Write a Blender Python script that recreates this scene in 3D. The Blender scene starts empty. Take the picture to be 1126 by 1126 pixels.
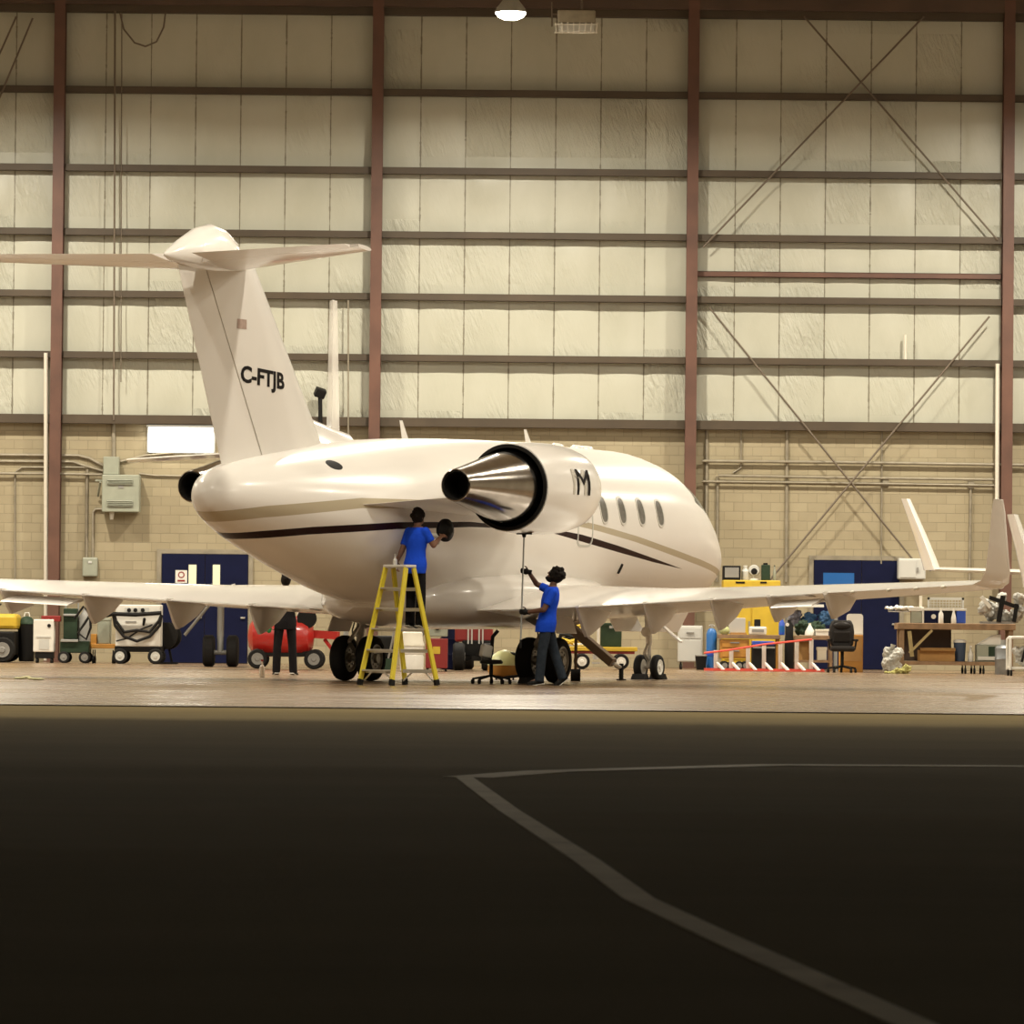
import bpy, bmesh, math, random
from mathutils import Vector, Matrix, Euler
from mathutils import noise as mnoise
random.seed(7)
PI = math.pi
sc = bpy.context.scene
COL = sc.collection

# ------------------------------------------------------------ camera, world, exposure
F_PX, H_CAM, HOR = 5320.0, 0.84, 692.0
ROLL = math.radians(0.56)
PIT = math.atan((HOR - 563.0) / F_PX)
_cp, _sp, _cr, _sr = math.cos(PIT), math.sin(PIT), math.cos(ROLL), math.sin(ROLL)
_fw, _up, _rt = Vector((0, _cp, _sp)), Vector((0, -_sp, _cp)), Vector((1, 0, 0))
cam_d = bpy.data.cameras.new('camera')
cam_d.sensor_width = 36.0
cam_d.lens = 36.0 * F_PX / 1126.0
cam_d.clip_end = 500
cam_d.dof.use_dof = True
cam_d.dof.focus_distance = 75.0
cam_d.dof.aperture_fstop = cam_d.lens / 1000.0 / 0.014
cam = bpy.data.objects.new('camera', cam_d)
COL.objects.link(cam)
_cx = _rt * _cr + _up * _sr
_cy = _up * _cr - _rt * _sr
cam.matrix_world = Matrix(((_cx.x, _cy.x, -_fw.x, 0), (_cx.y, _cy.y, -_fw.y, 0), (_cx.z, _cy.z, -_fw.z, H_CAM), (0, 0, 0, 1)))
sc.camera = cam

world = bpy.data.worlds.new('night'); sc.world = world
world.use_nodes = True
world.node_tree.nodes['Background'].inputs[0].default_value = (0.9, 0.75, 0.5, 1)
world.node_tree.nodes['Background'].inputs[1].default_value = 0.015
sc.view_settings.view_transform = 'Standard'
sc.view_settings.look = 'None'
sc.view_settings.gamma = 1.0
sc.view_settings.use_curve_mapping = False
sc.view_settings.exposure = 0.04
LAMP_W = 1500.0
LAMP_COL = (1.0, 0.93, 0.78)

def at(px, py, D):
    """world point seen at photo pixel (px,py) at depth D"""
    a_, b_ = px - 563.0, 563.0 - py
    a = a_ * _cr - b_ * _sr; b = a_ * _sr + b_ * _cr
    d = Vector((a / F_PX, _cp - b / F_PX * _sp, _sp + b / F_PX * _cp))
    return Vector((0, 0, H_CAM)) + d * (D / d.y)
def ground(px, py):
    p = at(px, py, 50.0)
    t = -H_CAM / (p.z - H_CAM)
    return Vector((p.x * t, p.y * t, 0))

# ------------------------------------------------------------ mesh helpers
V = Vector
class MB:
    def __init__(s): s.v = []; s.f = []
    def add(s, vs, fs):
        n = len(s.v); s.v += [V(p) for p in vs]; s.f += [[i + n for i in f] for f in fs]; return s
    def box(s, c, d, rot=None):
        x, y, z = d[0] / 2, d[1] / 2, d[2] / 2
        vs = [V((i, j, k)) for k in (-z, z) for j in (-y, y) for i in (-x, x)]
        if rot is not None:
            R = Euler(rot).to_matrix() if not isinstance(rot, Matrix) else rot
            vs = [R @ p for p in vs]
        return s.add([p + V(c) for p in vs], [(0, 2, 3, 1), (4, 5, 7, 6), (0, 1, 5, 4), (2, 6, 7, 3), (0, 4, 6, 2), (1, 3, 7, 5)])
    def bb(s, a, b):
        a, b = V(a), V(b); return s.box((a + b) / 2, b - a)
    def bar(s, p0, p1, w, h, up=(0, 0, 1)):
        p0, p1 = V(p0), V(p1); d = p1 - p0; L = d.length; d.normalize()
        u = V(up)
        if abs(d.dot(u)) > .95: u = V((0, 1, 0))
        x = d.cross(u).normalized(); y = x.cross(d)
        vs = [q + x * i * w / 2 + y * j * h / 2 for q in (p0, p1) for j in (-1, 1) for i in (-1, 1)]
        return s.add(vs, [(0, 2, 3, 1), (4, 5, 7, 6), (0, 1, 5, 4), (2, 6, 7, 3), (0, 4, 6, 2), (1, 3, 7, 5)])
    def ring(s, c, d, r, n):
        d = V(d).normalized(); u = V((0, 0, 1)) if abs(d.z) < .9 else V((1, 0, 0))
        x = d.cross(u).normalized(); y = x.cross(d)
        return [V(c) + x * math.cos(2 * PI * i / n) * r + y * math.sin(2 * PI * i / n) * r for i in range(n)]
    def loft(s, rings, cap0=True, cap1=True):
        n = len(rings[0]); b = len(s.v)
        for r in rings: s.v += [V(p) for p in r]
        for k in range(len(rings) - 1):
            for i in range(n):
                j = (i + 1) % n
                s.f.append([b + k * n + i, b + k * n + j, b + (k + 1) * n + j, b + (k + 1) * n + i])
        if cap0: s.f.append([b + i for i in range(n)][::-1])
        if cap1: s.f.append([b + (len(rings) - 1) * n + i for i in range(n)])
        return s
    def cyl(s, p0, p1, r0, r1=None, n=16, cap=True):
        r1 = r0 if r1 is None else r1; d = V(p1) - V(p0)
        return s.loft([s.ring(p0, d, r0, n), s.ring(p1, d, r1, n)], cap, cap)
    def lathe(s, prof, o, d, n=32, closed=False):
        o = V(o); d = V(d).normalized()
        rs = [s.ring(o + d * t, d, max(r, 1e-4), n) for t, r in prof]
        if closed: rs.append(rs[0])
        return s.loft(rs, not closed, not closed)
    def tube(s, pts, r, n=8):
        pts = [V(p) for p in pts]; rs = []; x = None
        for i, p in enumerate(pts):
            d = (pts[min(i + 1, len(pts) - 1)] - pts[max(i - 1, 0)]).normalized()
            if x is None:
                u = V((0, 0, 1)) if abs(d.z) < .9 else V((1, 0, 0)); x = d.cross(u).normalized()
            else:
                x = (x - d * x.dot(d)).normalized()
            y = x.cross(d); rr = r[i] if isinstance(r, (list, tuple)) else r
            rs.append([p + x * math.cos(2 * PI * k / n) * rr + y * math.sin(2 * PI * k / n) * rr for k in range(n)])
        return s.loft(rs)
    def ell(s, c, r, rot=None, n=16, m=10):
        R = Euler(rot).to_matrix() if rot is not None and not isinstance(rot, Matrix) else (rot or Matrix.Identity(3))
        rs = []
        for k in range(m + 1):
            t = PI * k / m; q = max(math.sin(t), 1e-3)
            rs.append([V(c) + R @ V((r[0] * q * math.cos(2 * PI * i / n), r[1] * q * math.sin(2 * PI * i / n), -r[2] * math.cos(t))) for i in range(n)])
        return s.loft(rs)
    def cap(s, p0, p1, r0, r1, n=12):
        """tapered capsule"""
        p0, p1 = V(p0), V(p1); d = (p1 - p0); L = d.length; d.normalize(); pr = []
        for k in range(5): a = PI / 2 * k / 4; pr.append((-r0 * math.cos(a), r0 * math.sin(a)))
        for k in range(5): a = PI / 2 * (1 - k / 4); pr.append((L + r1 * math.cos(a), r1 * math.sin(a)))
        return s.lathe(pr, p0, d, n)
    def prism(s, poly, ax, lo, hi):
        """extrude a 2-D polygon along axis ax ('x': poly=(y,z), 'y': (x,z), 'z': (x,y))"""
        def P(a, b, t): return {'x': (t, a, b), 'y': (a, t, b), 'z': (a, b, t)}[ax]
        return s.loft([[P(a, b, lo) for a, b in poly], [P(a, b, hi) for a, b in poly]])
    def build(s, name, mat, parent=None, smooth=35, bevel=0, label=None):
        me = bpy.data.meshes.new(name)
        me.from_pydata([tuple(p) for p in s.v], [], s.f)
        bm = bmesh.new(); bm.from_mesh(me); bmesh.ops.recalc_face_normals(bm, faces=bm.faces); bm.to_mesh(me); bm.free()
        if smooth:
            for p in me.polygons: p.use_smooth = True
            me.set_sharp_from_angle(angle=math.radians(smooth))
        me.materials.append(mat)
        o = bpy.data.objects.new(name, me); COL.objects.link(o)
        if parent is not None: o.parent = parent
        if bevel:
            b = o.modifiers.new('bevel', 'BEVEL'); b.width = bevel; b.segments = 2; b.limit_method = 'ANGLE'
        if label: o['label'] = label
        return o
def tag(o, label, cat=None, group=None, kind=None):
    o['label'] = label
    if cat: o['category'] = cat
    if group: o['group'] = group
    if kind: o['kind'] = kind
    return o
def thing(name, label, cat, loc, rz=0.0, group=None):
    o = bpy.data.objects.new(name, None); COL.objects.link(o)
    o.location = loc; o.rotation_euler = (0, 0, rz); o.empty_display_size = .2
    return tag(o, label, cat, group)
def struct(name, mb, mat, label=None, smooth=0, bevel=0):
    o = mb.build(name, mat, None, smooth, bevel); o['kind'] = 'structure'
    if label: o['label'] = label
    return o
def dup(o, loc=None, rz=None, label=None, parent=None):
    c = o.copy(); COL.objects.link(c)
    if parent is not None: c.parent = parent
    for ch in list(o.children): dup(ch, parent=c)
    if loc is not None: c.location = loc
    if rz is not None: c.rotation_euler = (0, 0, rz)
    if label: c['label'] = label
    return c
def remesh(mb, name, mat, parent, voxel=.008, smooth_it=4, crumple=0.0, cs=6.0):
    o = mb.build(name, mat, None, 0)
    m = o.modifiers.new('r', 'REMESH'); m.mode = 'VOXEL'; m.voxel_size = voxel; m.use_smooth_shade = True
    k = o.modifiers.new('s', 'SMOOTH'); k.factor = .5; k.iterations = smooth_it
    dg = bpy.context.evaluated_depsgraph_get()
    me = bpy.data.meshes.new_from_object(o.evaluated_get(dg)); me.name = name
    o.modifiers.clear(); o.data = me
    for p in me.polygons: p.use_smooth = True
    if not me.materials: me.materials.append(mat)
    if crumple:
        sd = random.random() * 50
        for v, n in [(v, v.normal.copy()) for v in me.vertices]:
            q = v.co * cs + V((sd, 0, 0)); d = abs(mnoise.noise(q)) + .6 * abs(mnoise.noise(q * 2.1)) + .3 * abs(mnoise.noise(q * 4.3))
            v.co += n * (d - .45) * crumple
    o.parent = parent
    return o
def text_mesh(txt, name, mat, parent, size, fn, thick=.004, bold=0.0, cuts=1):
    """flat lettering; fn maps (u, v, w) of the letter plane to parent space"""
    cu = bpy.data.curves.new(name, 'FONT'); cu.body = txt; cu.size = size; cu.offset = bold
    cu.extrude = thick / 2; cu.resolution_u = 3
    o = bpy.data.objects.new(name, cu); COL.objects.link(o)
    dg = bpy.context.evaluated_depsgraph_get(); dg.update()
    me = bpy.data.meshes.new_from_object(o.evaluated_get(dg)); me.name = name
    bpy.data.objects.remove(o)
    if cuts > 1:
        bm = bmesh.new(); bm.from_mesh(me)
        bmesh.ops.subdivide_edges(bm, edges=[e for e in bm.edges if e.calc_length() > size * .12], cuts=cuts)
        bm.to_mesh(me); bm.free()
    for v in me.vertices: v.co = fn(v.co.x, v.co.y, v.co.z)
    me.materials.clear(); me.materials.append(mat)
    o = bpy.data.objects.new(name, me); COL.objects.link(o); o.parent = parent
    return o

# ------------------------------------------------------------ materials
def mat(name, col, rough=.5, metal=0.0, coat=0.0, noise_=0.0, nscale=4.0, bump=0.0, bscale=30.0, emit=None, estr=0.0, trans=0.0, col2=None):
    m = bpy.data.materials.new(name); m.use_nodes = True
    nt = m.node_tree; b = nt.nodes['Principled BSDF']
    b.inputs['Base Color'].default_value = (*col, 1); b.inputs['Roughness'].default_value = rough
    b.inputs['Metallic'].default_value = metal; b.inputs['Coat Weight'].default_value = coat
    b.inputs['Coat Roughness'].default_value = .08
    b.inputs['Transmission Weight'].default_value = trans
    b.inputs['Specular IOR Level'].default_value = .12 if (max(col) < .06 or rough >= .8) else .5
    if emit:
        b.inputs['Emission Color'].default_value = (*emit, 1); b.inputs['Emission Strength'].default_value = estr
    if noise_ or bump:
        tc = nt.nodes.new('ShaderNodeTexCoord')
    if noise_:
        n = nt.nodes.new('ShaderNodeTexNoise'); n.inputs['Scale'].default_value = nscale; n.inputs['Detail'].default_value = 6
        nt.links.new(tc.outputs['Object'], n.inputs['Vector'])
        r = nt.nodes.new('ShaderNodeValToRGB')
        c2 = col2 or tuple(max(0, c * (1 - noise_)) for c in col)
        r.color_ramp.elements[0].color = (*c2, 1); r.color_ramp.elements[0].position = .3
        r.color_ramp.elements[1].color = (*col, 1); r.color_ramp.elements[1].position = .7
        nt.links.new(n.outputs['Fac'], r.inputs['Fac']); nt.links.new(r.outputs['Color'], b.inputs['Base Color'])
    if bump:
        n2 = nt.nodes.new('ShaderNodeTexNoise'); n2.inputs['Scale'].default_value = bscale; n2.inputs['Detail'].default_value = 4
        nt.links.new(tc.outputs['Object'], n2.inputs['Vector'])
        bp = nt.nodes.new('ShaderNodeBump'); bp.inputs['Strength'].default_value = bump; bp.inputs['Distance'].default_value = .02
        nt.links.new(n2.outputs['Fac'], bp.inputs['Height']); nt.links.new(bp.outputs['Normal'], b.inputs['Normal'])
    return m
class NT:
    """small node-graph writer"""
    def __init__(s, m): s.t = m.node_tree; s.b = s.t.nodes['Principled BSDF']
    def n(s, kind, **kw):
        q = s.t.nodes.new('ShaderNode' + kind)
        for k, v in kw.items(): setattr(q, k, v)
        return q
    def l(s, a, b): s.t.links.new(a, b)
    def math(s, op, a, b=None, c=None):
        q = s.n('Math', operation=op)
        for i, x in enumerate((a, b, c)):
            if x is None: continue
            if isinstance(x, (int, float)): q.inputs[i].default_value = x
            else: s.l(x, q.inputs[i])
        return q.outputs[0]
    def mix(s, fac, a, b):
        q = s.n('Mix', data_type='RGBA')
        for sock, x in ((q.inputs[0], fac), (q.inputs[6], a), (q.inputs[7], b)):
            if isinstance(x, (int, float)): sock.default_value = x
            elif isinstance(x, tuple): sock.default_value = (*x, 1)
            else: s.l(x, sock)
        return q.outputs[2]
    def noise(s, vec, scale, detail=4, rough=.5):
        q = s.n('TexNoise'); q.inputs['Scale'].default_value = scale; q.inputs['Detail'].default_value = detail
        q.inputs['Roughness'].default_value = rough
        if vec is not None: s.l(vec, q.inputs['Vector'])
        return q.outputs['Fac']
    def ramp(s, fac, stops):
        q = s.n('ValToRGB'); e = q.color_ramp.elements
        while len(e) < len(stops): e.new(.5)
        for el, (p, c) in zip(e, stops):
            el.position = p; el.color = (*c, 1) if isinstance(c, tuple) else (c, c, c, 1)
        s.l(fac, q.inputs['Fac']); return q.outputs['Color']
    def xyz(s):
        tc = s.n('TexCoord'); sp = s.n('SeparateXYZ'); s.l(tc.outputs['Object'], sp.inputs[0])
        return tc.outputs['Object'], sp.outputs[0], sp.outputs[1], sp.outputs[2]
    def comb(s, x, y, z):
        q = s.n('CombineXYZ')
        for i, v in enumerate((x, y, z)):
            if isinstance(v, (int, float)): q.inputs[i].default_value = v
            else: s.l(v, q.inputs[i])
        return q.outputs[0]
    def bump(s, h, st, dist):
        q = s.n('Bump'); q.inputs['Strength'].default_value = st; q.inputs['Distance'].default_value = dist
        s.l(h, q.inputs['Height']); s.l(q.outputs[0], s.b.inputs['Normal'])
    def curve(s, x, pts):
        q = s.n('FloatCurve'); c = q.mapping.curves[0]
        while len(c.points) < len(pts): c.points.new(.5, .5)
        for p, (a, b) in zip(c.points, pts): p.location = (a, b); p.handle_type = 'VECTOR'
        q.mapping.update(); s.l(x, q.inputs['Value']); return q.outputs[0]

M = {}
M['white'] = mat('aircraft_white', (.83, .79, .74), .22, coat=.5)
M['girt'] = mat('girt_steel', (.068, .046, .025), .6, noise_=.3, nscale=1.1)
M['steel_brown'] = mat('primed_steel', (.13, .058, .037), .55, noise_=.35, nscale=1.5)
M['steel_dark'] = mat('primed_steel_dirty', (.085, .05, .032), .6, noise_=.35, nscale=1.2)
M['black'] = mat('black', (.012, .011, .01), .5)
M['rubber'] = mat('rubber', (.016, .015, .014), .7, bump=.1, bscale=60)
M['chrome'] = mat('polished_metal', (.42, .38, .34), .16, metal=1, noise_=.25, nscale=3)
M['alu'] = mat('aluminium', (.62, .6, .56), .35, metal=.9)
M['greymetal'] = mat('grey_metal', (.3, .3, .28), .5, metal=.3)
M['rim'] = mat('white_rim', (.7, .68, .62), .4)
M['yellow'] = mat('yellow_paint', (.6, .4, .03), .45, noise_=.15)
M['orange'] = mat('orange_paint', (.5, .23, .035), .5, noise_=.2)
M['red'] = mat('red_paint', (.22, .014, .012), .45)
M['red_tank'] = mat('red_tank_paint', (.42, .016, .012), .3, coat=.4)
M['blue_door'] = mat('blue_door_paint', (.005, .007, .032), .6, noise_=.2)
M['blue_shirt'] = mat('blue_shirt', (.012, .07, .62), .85, bump=.4, bscale=25)
M['blue'] = mat('blue_plastic', (.02, .07, .4), .4)
M['cyan_blue'] = mat('blue_cylinder_paint', (.012, .11, .34), .4)
M['jeans'] = mat('dark_jeans', (.035, .045, .06), .9, noise_=.4, nscale=12, bump=.3, bscale=30)
M['darkcloth'] = mat('dark_cloth', (.012, .011, .012), .9, bump=.3, bscale=30)
M['skin_dark'] = mat('skin_dark', (.13, .06, .035), .55)
M['skin_mid'] = mat('skin_brown', (.2, .095, .055), .55)
M['hair'] = mat('hair', (.012, .009, .007), .8, bump=.8, bscale=80)
M['greygreen'] = mat('grey_enamel', (.3, .31, .24), .5, noise_=.15)
M['conduit'] = mat('conduit_metal', (.3, .26, .19), .5, metal=.2, noise_=.3)
M['whitepipe'] = mat('pale_pipe', (.66, .6, .5), .5)
M['cable'] = mat('steel_cable', (.13, .1, .07), .6)
M['cream'] = mat('cream_plastic', (.72, .68, .56), .5)
M['offwhite'] = mat('off_white', (.7, .67, .6), .5, noise_=.1)
M['green'] = mat('dark_green', (.03, .05, .03), .5, noise_=.3)
M['wood'] = mat('workbench_wood', (.3, .18, .09), .6, noise_=.4, nscale=6)
M['cardboard'] = mat('cardboard', (.4, .22, .08), .8, noise_=.15)
M['leather'] = mat('black_leather', (.02, .017, .015), .4, bump=.2, bscale=20)
M['glass_dark'] = mat('dark_glass', (.02, .022, .025), .08, coat=.5)
M['text_dark'] = mat('dark_lettering', (.012, .009, .008), .7)
M['grey_light'] = mat('pale_grey', (.5, .49, .45), .5)
M['grey_mid'] = mat('mid_grey', (.22, .21, .19), .55)
M['lamp_glow'] = mat('lamp_lens', (1, .95, .85), .5, emit=(1, .9, .7), estr=30)

# insulated wall facing: vinyl quilt with taped seams and wrinkles
SEAM = 7.18 / 7
m = bpy.data.materials.new('insulation_facing'); m.use_nodes = True; g = NT(m)
vec, x, y, z = g.xyz()
xs = g.math('MULTIPLY', g.math('ADD', x, 10.37 + 20 * SEAM), 1 / SEAM)
fr = g.math('FRACT', xs)
ds = g.math('MULTIPLY', g.math('MINIMUM', fr, g.math('SUBTRACT', 1.0, fr)), SEAM)
sm = g.math('LESS_THAN', g.math('ADD', ds, g.math('MULTIPLY', g.noise(g.comb(x, 0.0, z), 2.2, 4, .7), .06)), .043)
sm2 = g.math('LESS_THAN', ds, .012)
dirt = g.noise(g.comb(g.math('MULTIPLY', x, .7), 0.0, g.math('MULTIPLY', z, .35)), 1.1, 6, .6)
c0 = g.ramp(dirt, [(.25, (.385, .375, .295)), (.55, (.435, .425, .345)), (.85, (.465, .455, .38))])
c1 = g.mix(g.math('MULTIPLY', sm2, .35), c0, (.2, .17, .11))
dash = g.math('MULTIPLY', g.math('GREATER_THAN', g.noise(g.comb(g.math('MULTIPLY', g.math('FLOOR', g.math('ADD', xs, .5)), 7.3), 0.0, g.math('MULTIPLY', z, 2.2)), 1.0, 3, .7), .56), g.math('LESS_THAN', g.math('ADD', ds, g.math('MULTIPLY', g.noise(g.comb(x, 0.0, z), 9.0, 2), .03)), .034))
c2 = g.mix(g.math('MULTIPLY', g.math('MAXIMUM', sm, dash), .7), c1, (.1, .08, .045))
g.l(c2, g.b.inputs['Base Color']); g.b.inputs['Roughness'].default_value = .42
# wrinkles appear in patches
cell = g.n('TexVoronoi'); cell.inputs['Scale'].default_value = .45; g.l(g.comb(x, 0.0, z), cell.inputs['Vector'])
w1 = g.noise(g.comb(g.math('ADD', g.math('MULTIPLY', x, 3.0), g.math('MULTIPLY', z, .9)), 0.0, g.math('MULTIPLY', z, .8)), 1.6, 5, .6)
ridge = g.math('ABSOLUTE', g.math('SUBTRACT', w1, .5))
wn = g.n('TexWhiteNoise'); g.l(g.comb(g.math('FLOOR', xs), 0.0, g.math('FLOOR', g.math('MULTIPLY', z, .69))), wn.inputs['Vector'])
amp = g.math('ADD', g.ramp(wn.outputs['Value'], [(.72, .03), (.9, .8)]), g.ramp(g.noise(g.comb(x, 3.0, z), .55, 2), [(.55, .0), (.7, .5)]))
g.bump(g.math('MULTIPLY', ridge, amp), .7, .3)
M['insulation'] = m

# painted concrete block
m = bpy.data.materials.new('painted_block'); m.use_nodes = True; g = NT(m)
vec, x, y, z = g.xyz()
br = g.n('TexBrick'); br.offset = .5
g.l(g.comb(x, z, 0.0), br.inputs['Vector'])
br.inputs['Scale'].default_value = 1.0; br.inputs['Brick Width'].default_value = .42; br.inputs['Row Height'].default_value = .21
br.inputs['Mortar Size'].default_value = .008; br.inputs['Bias'].default_value = .0
br.inputs['Color1'].default_value = (.31, .26, .165, 1); br.inputs['Color2'].default_value = (.355, .3, .193, 1); br.inputs['Mortar'].default_value = (.265, .22, .138, 1)
dirt = g.noise(g.comb(x, 0.0, z), .5, 6, .6)
cc = g.n('Mix', data_type='RGBA', blend_type='MULTIPLY'); cc.inputs[0].default_value = .55
g.l(br.outputs['Color'], cc.inputs[6]); g.l(g.ramp(dirt, [(.25, (.66, .62, .54)), (.7, (1.0, 1.0, 1.0))]), cc.inputs[7])
g.l(cc.outputs[2], g.b.inputs['Base Color']); g.b.inputs['Roughness'].default_value = .6
g.bump(g.math('MULTIPLY', br.outputs['Fac'], -1.0), .5, .01)
M['block'] = m

# sealed hangar floor
m = bpy.data.materials.new('hangar_concrete'); m.use_nodes = True; g = NT(m)
vec, x, y, z = g.xyz()
n1 = g.noise(g.comb(g.math('MULTIPLY', x, .35), y, 0.0), .6, 6, .65)
n2 = g.noise(vec, 2.5, 5, .6)
base = g.ramp(n1, [(.3, (.185, .118, .065)), (.55, (.24, .16, .092)), (.75, (.3, .215, .135))])
g.l(g.mix(g.math('MULTIPLY', n2, .35), base, (.13, .083, .047)), g.b.inputs['Base Color'])
rr = g.ramp(n1, [(.3, .36), (.7, .17)]); g.l(rr, g.b.inputs['Roughness'])
g.b.inputs['Specular IOR Level'].default_value = .5
g.bump(n2, .08, .01)
M['floor'] = m
# tarmac
m = bpy.data.materials.new('tarmac'); m.use_nodes = True; g = NT(m)
vec, x, y, z = g.xyz()
n1 = g.noise(g.comb(g.math('MULTIPLY', x, .3), y, 0.0), .35, 6, .6)
n3 = g.noise(vec, 60, 2, .5)
base = g.ramp(n1, [(.3, (.2, .147, .058)), (.7, (.27, .2, .085))])
g.l(g.mix(g.math('MULTIPLY', n3, .4), base, (.12, .088, .036)), g.b.inputs['Base Color'])
g.b.inputs['Roughness'].default_value = .9; g.b.inputs['Specular IOR Level'].default_value = .06
g.bump(n3, .35, .01)
M['tarmac'] = m
m = bpy.data.materials.new('road_paint'); m.use_nodes = True; g = NT(m)
vec, x, y, z = g.xyz()
n1 = g.noise(vec, 1.4, 6, .7)
g.l(g.ramp(n1, [(.3, (.3, .225, .1)), (.42, (.64, .53, .32)), (.7, (.8, .69, .46))]), g.b.inputs['Base Color'])
g.b.inputs['Roughness'].default_value = .7
M['paint'] = m

# ------------------------------------------------------------ the hangar
YW = 110.0            # face of the back wall
YD = 51.0             # door line
ZT = 15.7
struct('floor', MB().bb((-34, YD, -.3), (34, YW + .6, 0)), M['floor'], 'sealed concrete hangar floor')
struct('floor_apron', MB().bb((-70, -30, -.32), (70, YD - .12, -.012)), M['tarmac'], 'dark asphalt apron outside the hangar door')
t = MB()
for yy in (-.115, -.035): t.bb((-34, YD + yy, -.3), (34, YD + yy + .03, -.002))
t.bb((-34, YD - .085, -.3), (34, YD - .035, -.05))
struct('trim_1', t, M['steel_dark'], 'steel door track set in the floor at the hangar threshold')
# upper wall: quilted facing, bulging a little between girts and seams
GZ = [5.52, 6.98, 8.37, 9.78, 11.24, 13.02, 14.88]
mb = MB(); zs = []
bands = [5.5] + GZ[1:] + [ZT]
for a, b in zip(bands[:-1], bands[1:]):
    k = 10
    zs += [(a + (b - a) * i / k, math.sin(PI * i / k)) for i in range(k)]
zs.append((ZT, 0))
nx = int(68 / (SEAM / 8)); xs_ = [-10.37 - SEAM * 23 + SEAM / 8 * i for i in range(nx)]
vs = []
for zz, zf in zs:
    for i, xx in enumerate(xs_):
        xf = math.sin(PI * ((i % 8) / 8))
        w = .05 * (zf ** .6 if zf > 0 else 0) * (xf ** .6 if xf > 0 else 0)
        w *= .6 + .8 * mnoise.noise((xx * .6, zz * .8, 2.0))
        vs.append((xx, YW - w, zz))
fs = []
n_ = len(xs_)
for r in range(len(zs) - 1):
    for i in range(n_ - 1):
        fs.append((r * n_ + i, r * n_ + i + 1, (r + 1) * n_ + i + 1, (r + 1) * n_ + i))
mb.add(vs, fs)
mb.bb((-34, YW + .05, 5.5), (34, YW + .3, ZT))
struct('wall_back_upper', mb, M['insulation'], 'cream insulated facing on the upper back wall', smooth=40)
struct('wall_back', MB().bb((-34, YW - .02, 0), (34, YW + .3, 5.5)), M['block'], 'tan painted concrete block on the lower back wall')
M['liner'] = mat('liner_panel', (.5, .46, .37), .5, noise_=.2, nscale=.6)
struct('wall_left', MB().bb((-34.3, YD, 0), (-34, YW + .3, ZT)), M['liner'])
struct('wall_right', MB().bb((34, YD, 0), (34.3, YW + .3, ZT)), M['liner'])
mb = MB().bb((-34.3, YD - .4, 8.0), (34.3, YD - .1, ZT)).bb((-34.3, YD - .4, 0), (-24, YD - .1, 8.0)).bb((24, YD - .4, 0), (34.3, YD - .1, 8.0))
struct('wall_front', mb, M['liner'])
struct('ceiling', MB().bb((-34.3, YD - .4, ZT), (34.3, YW + .3, ZT + .2)), M['liner'])
# steel columns (H section), girts (Z section), eave strut
COLX = [-17.55, -10.37, -3.14, 4.03, 11.2, 18.4]
tn = 2
def hcol(x):
    d, w, tf, tw = .36, .25, .022, .016
    b = MB(); y0, y1 = YW - .47, YW - .11
    b.bb((x - w / 2, y0, 0), (x + w / 2, y0 + tf, ZT)); b.bb((x - w / 2, y1 - tf, 0), (x + w / 2, y1, ZT))
    b.bb((x - tw / 2, y0 + tf, 0), (x + tw / 2, y1 - tf, ZT))
    b.bb((x - .2, y0 - .06, 0), (x + .2, y1 + .04, .03))
    return b
for x in COLX:
    struct('trim_%d' % tn, hcol(x), M['steel_brown'], 'red-brown steel column against the back wall'); tn += 1
def girt(x0, x1, z, dep=.22, h=.2):
    b = MB(); y1 = YW - .07; y0 = y1 - dep; t_ = .012
    b.bb((x0, y0, z - h / 2), (x1, y0 + t_, z + h / 2))           # web
    b.bb((x0, y0, z + h / 2 - t_), (x1, y1, z + h / 2))           # top flange
    b.bb((x0, y0, z - h / 2), (x1, y1, z - h / 2 + t_))
    b.bb((x0, y1 - .012, z + h / 2 - .03), (x1, y1, z + h / 2))
    return b
for gi, gz in enumerate(GZ):
    for c0_, c1_ in zip(COLX[:-1], COLX[1:]):
        h = .15 if gi not in (0, 6) else .2
        struct('trim_%d' % tn, girt(c0_ + .13, c1_ - .13, gz, .22, h), M['girt'], 'brown steel girt across the back wall'); tn += 1
struct('trim_%d' % tn, girt(4.16, 11.07, 8.96, .12, .13), M['steel_brown'], 'extra thin brown rail between two girts on the right'); tn += 1
struct('trim_%d' % tn, MB().bb((-34, YW - .46, 14.95), (34, YW - .02, 15.25)), M['steel_dark'], 'long brown eave beam along the top of the back wall'); tn += 1
# painted lines on the apron
def strip(pix, w, name, label):
    P = [ground(*p) for p in pix]; L_, R_ = [], []
    for i, p in enumerate(P):
        d = (P[min(i + 1, len(P) - 1)] - P[max(i - 1, 0)]).normalized(); nrm = V((-d.y, d.x, 0)) * w / 2
        L_.append(p + nrm); R_.append(p - nrm)
    b = MB(); rings = [[l + V((0, 0, -.012)), r + V((0, 0, -.012)), r + V((0, 0, -.008)), l + V((0, 0, -.008))] for l, r in zip(L_, R_)]
    b.loft(rings)
    return tag(b.build(name, M['paint'], None, 0), label, 'painted line', kind='structure')
def dens(pts, k=10):
    o = []
    for a, b in zip(pts[:-1], pts[1:]):
        o += [(a[0] + (b[0] - a[0]) * i / k, a[1] + (b[1] - a[1]) * i / k) for i in range(k)]
    return o + [pts[-1]]
strip(dens([(511, 853), (560, 889), (645, 943), (703, 985), (800, 1030), (1020, 1128), (1290, 1235)], 4), .1, 'trim_91', 'worn pale painted line running towards the camera on the apron')
strip(dens([(514, 853), (600, 846.5), (850, 839.5), (1126, 841), (1300, 843)], 5), .3, 'trim_92', 'worn pale painted line running across the apron')
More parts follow.
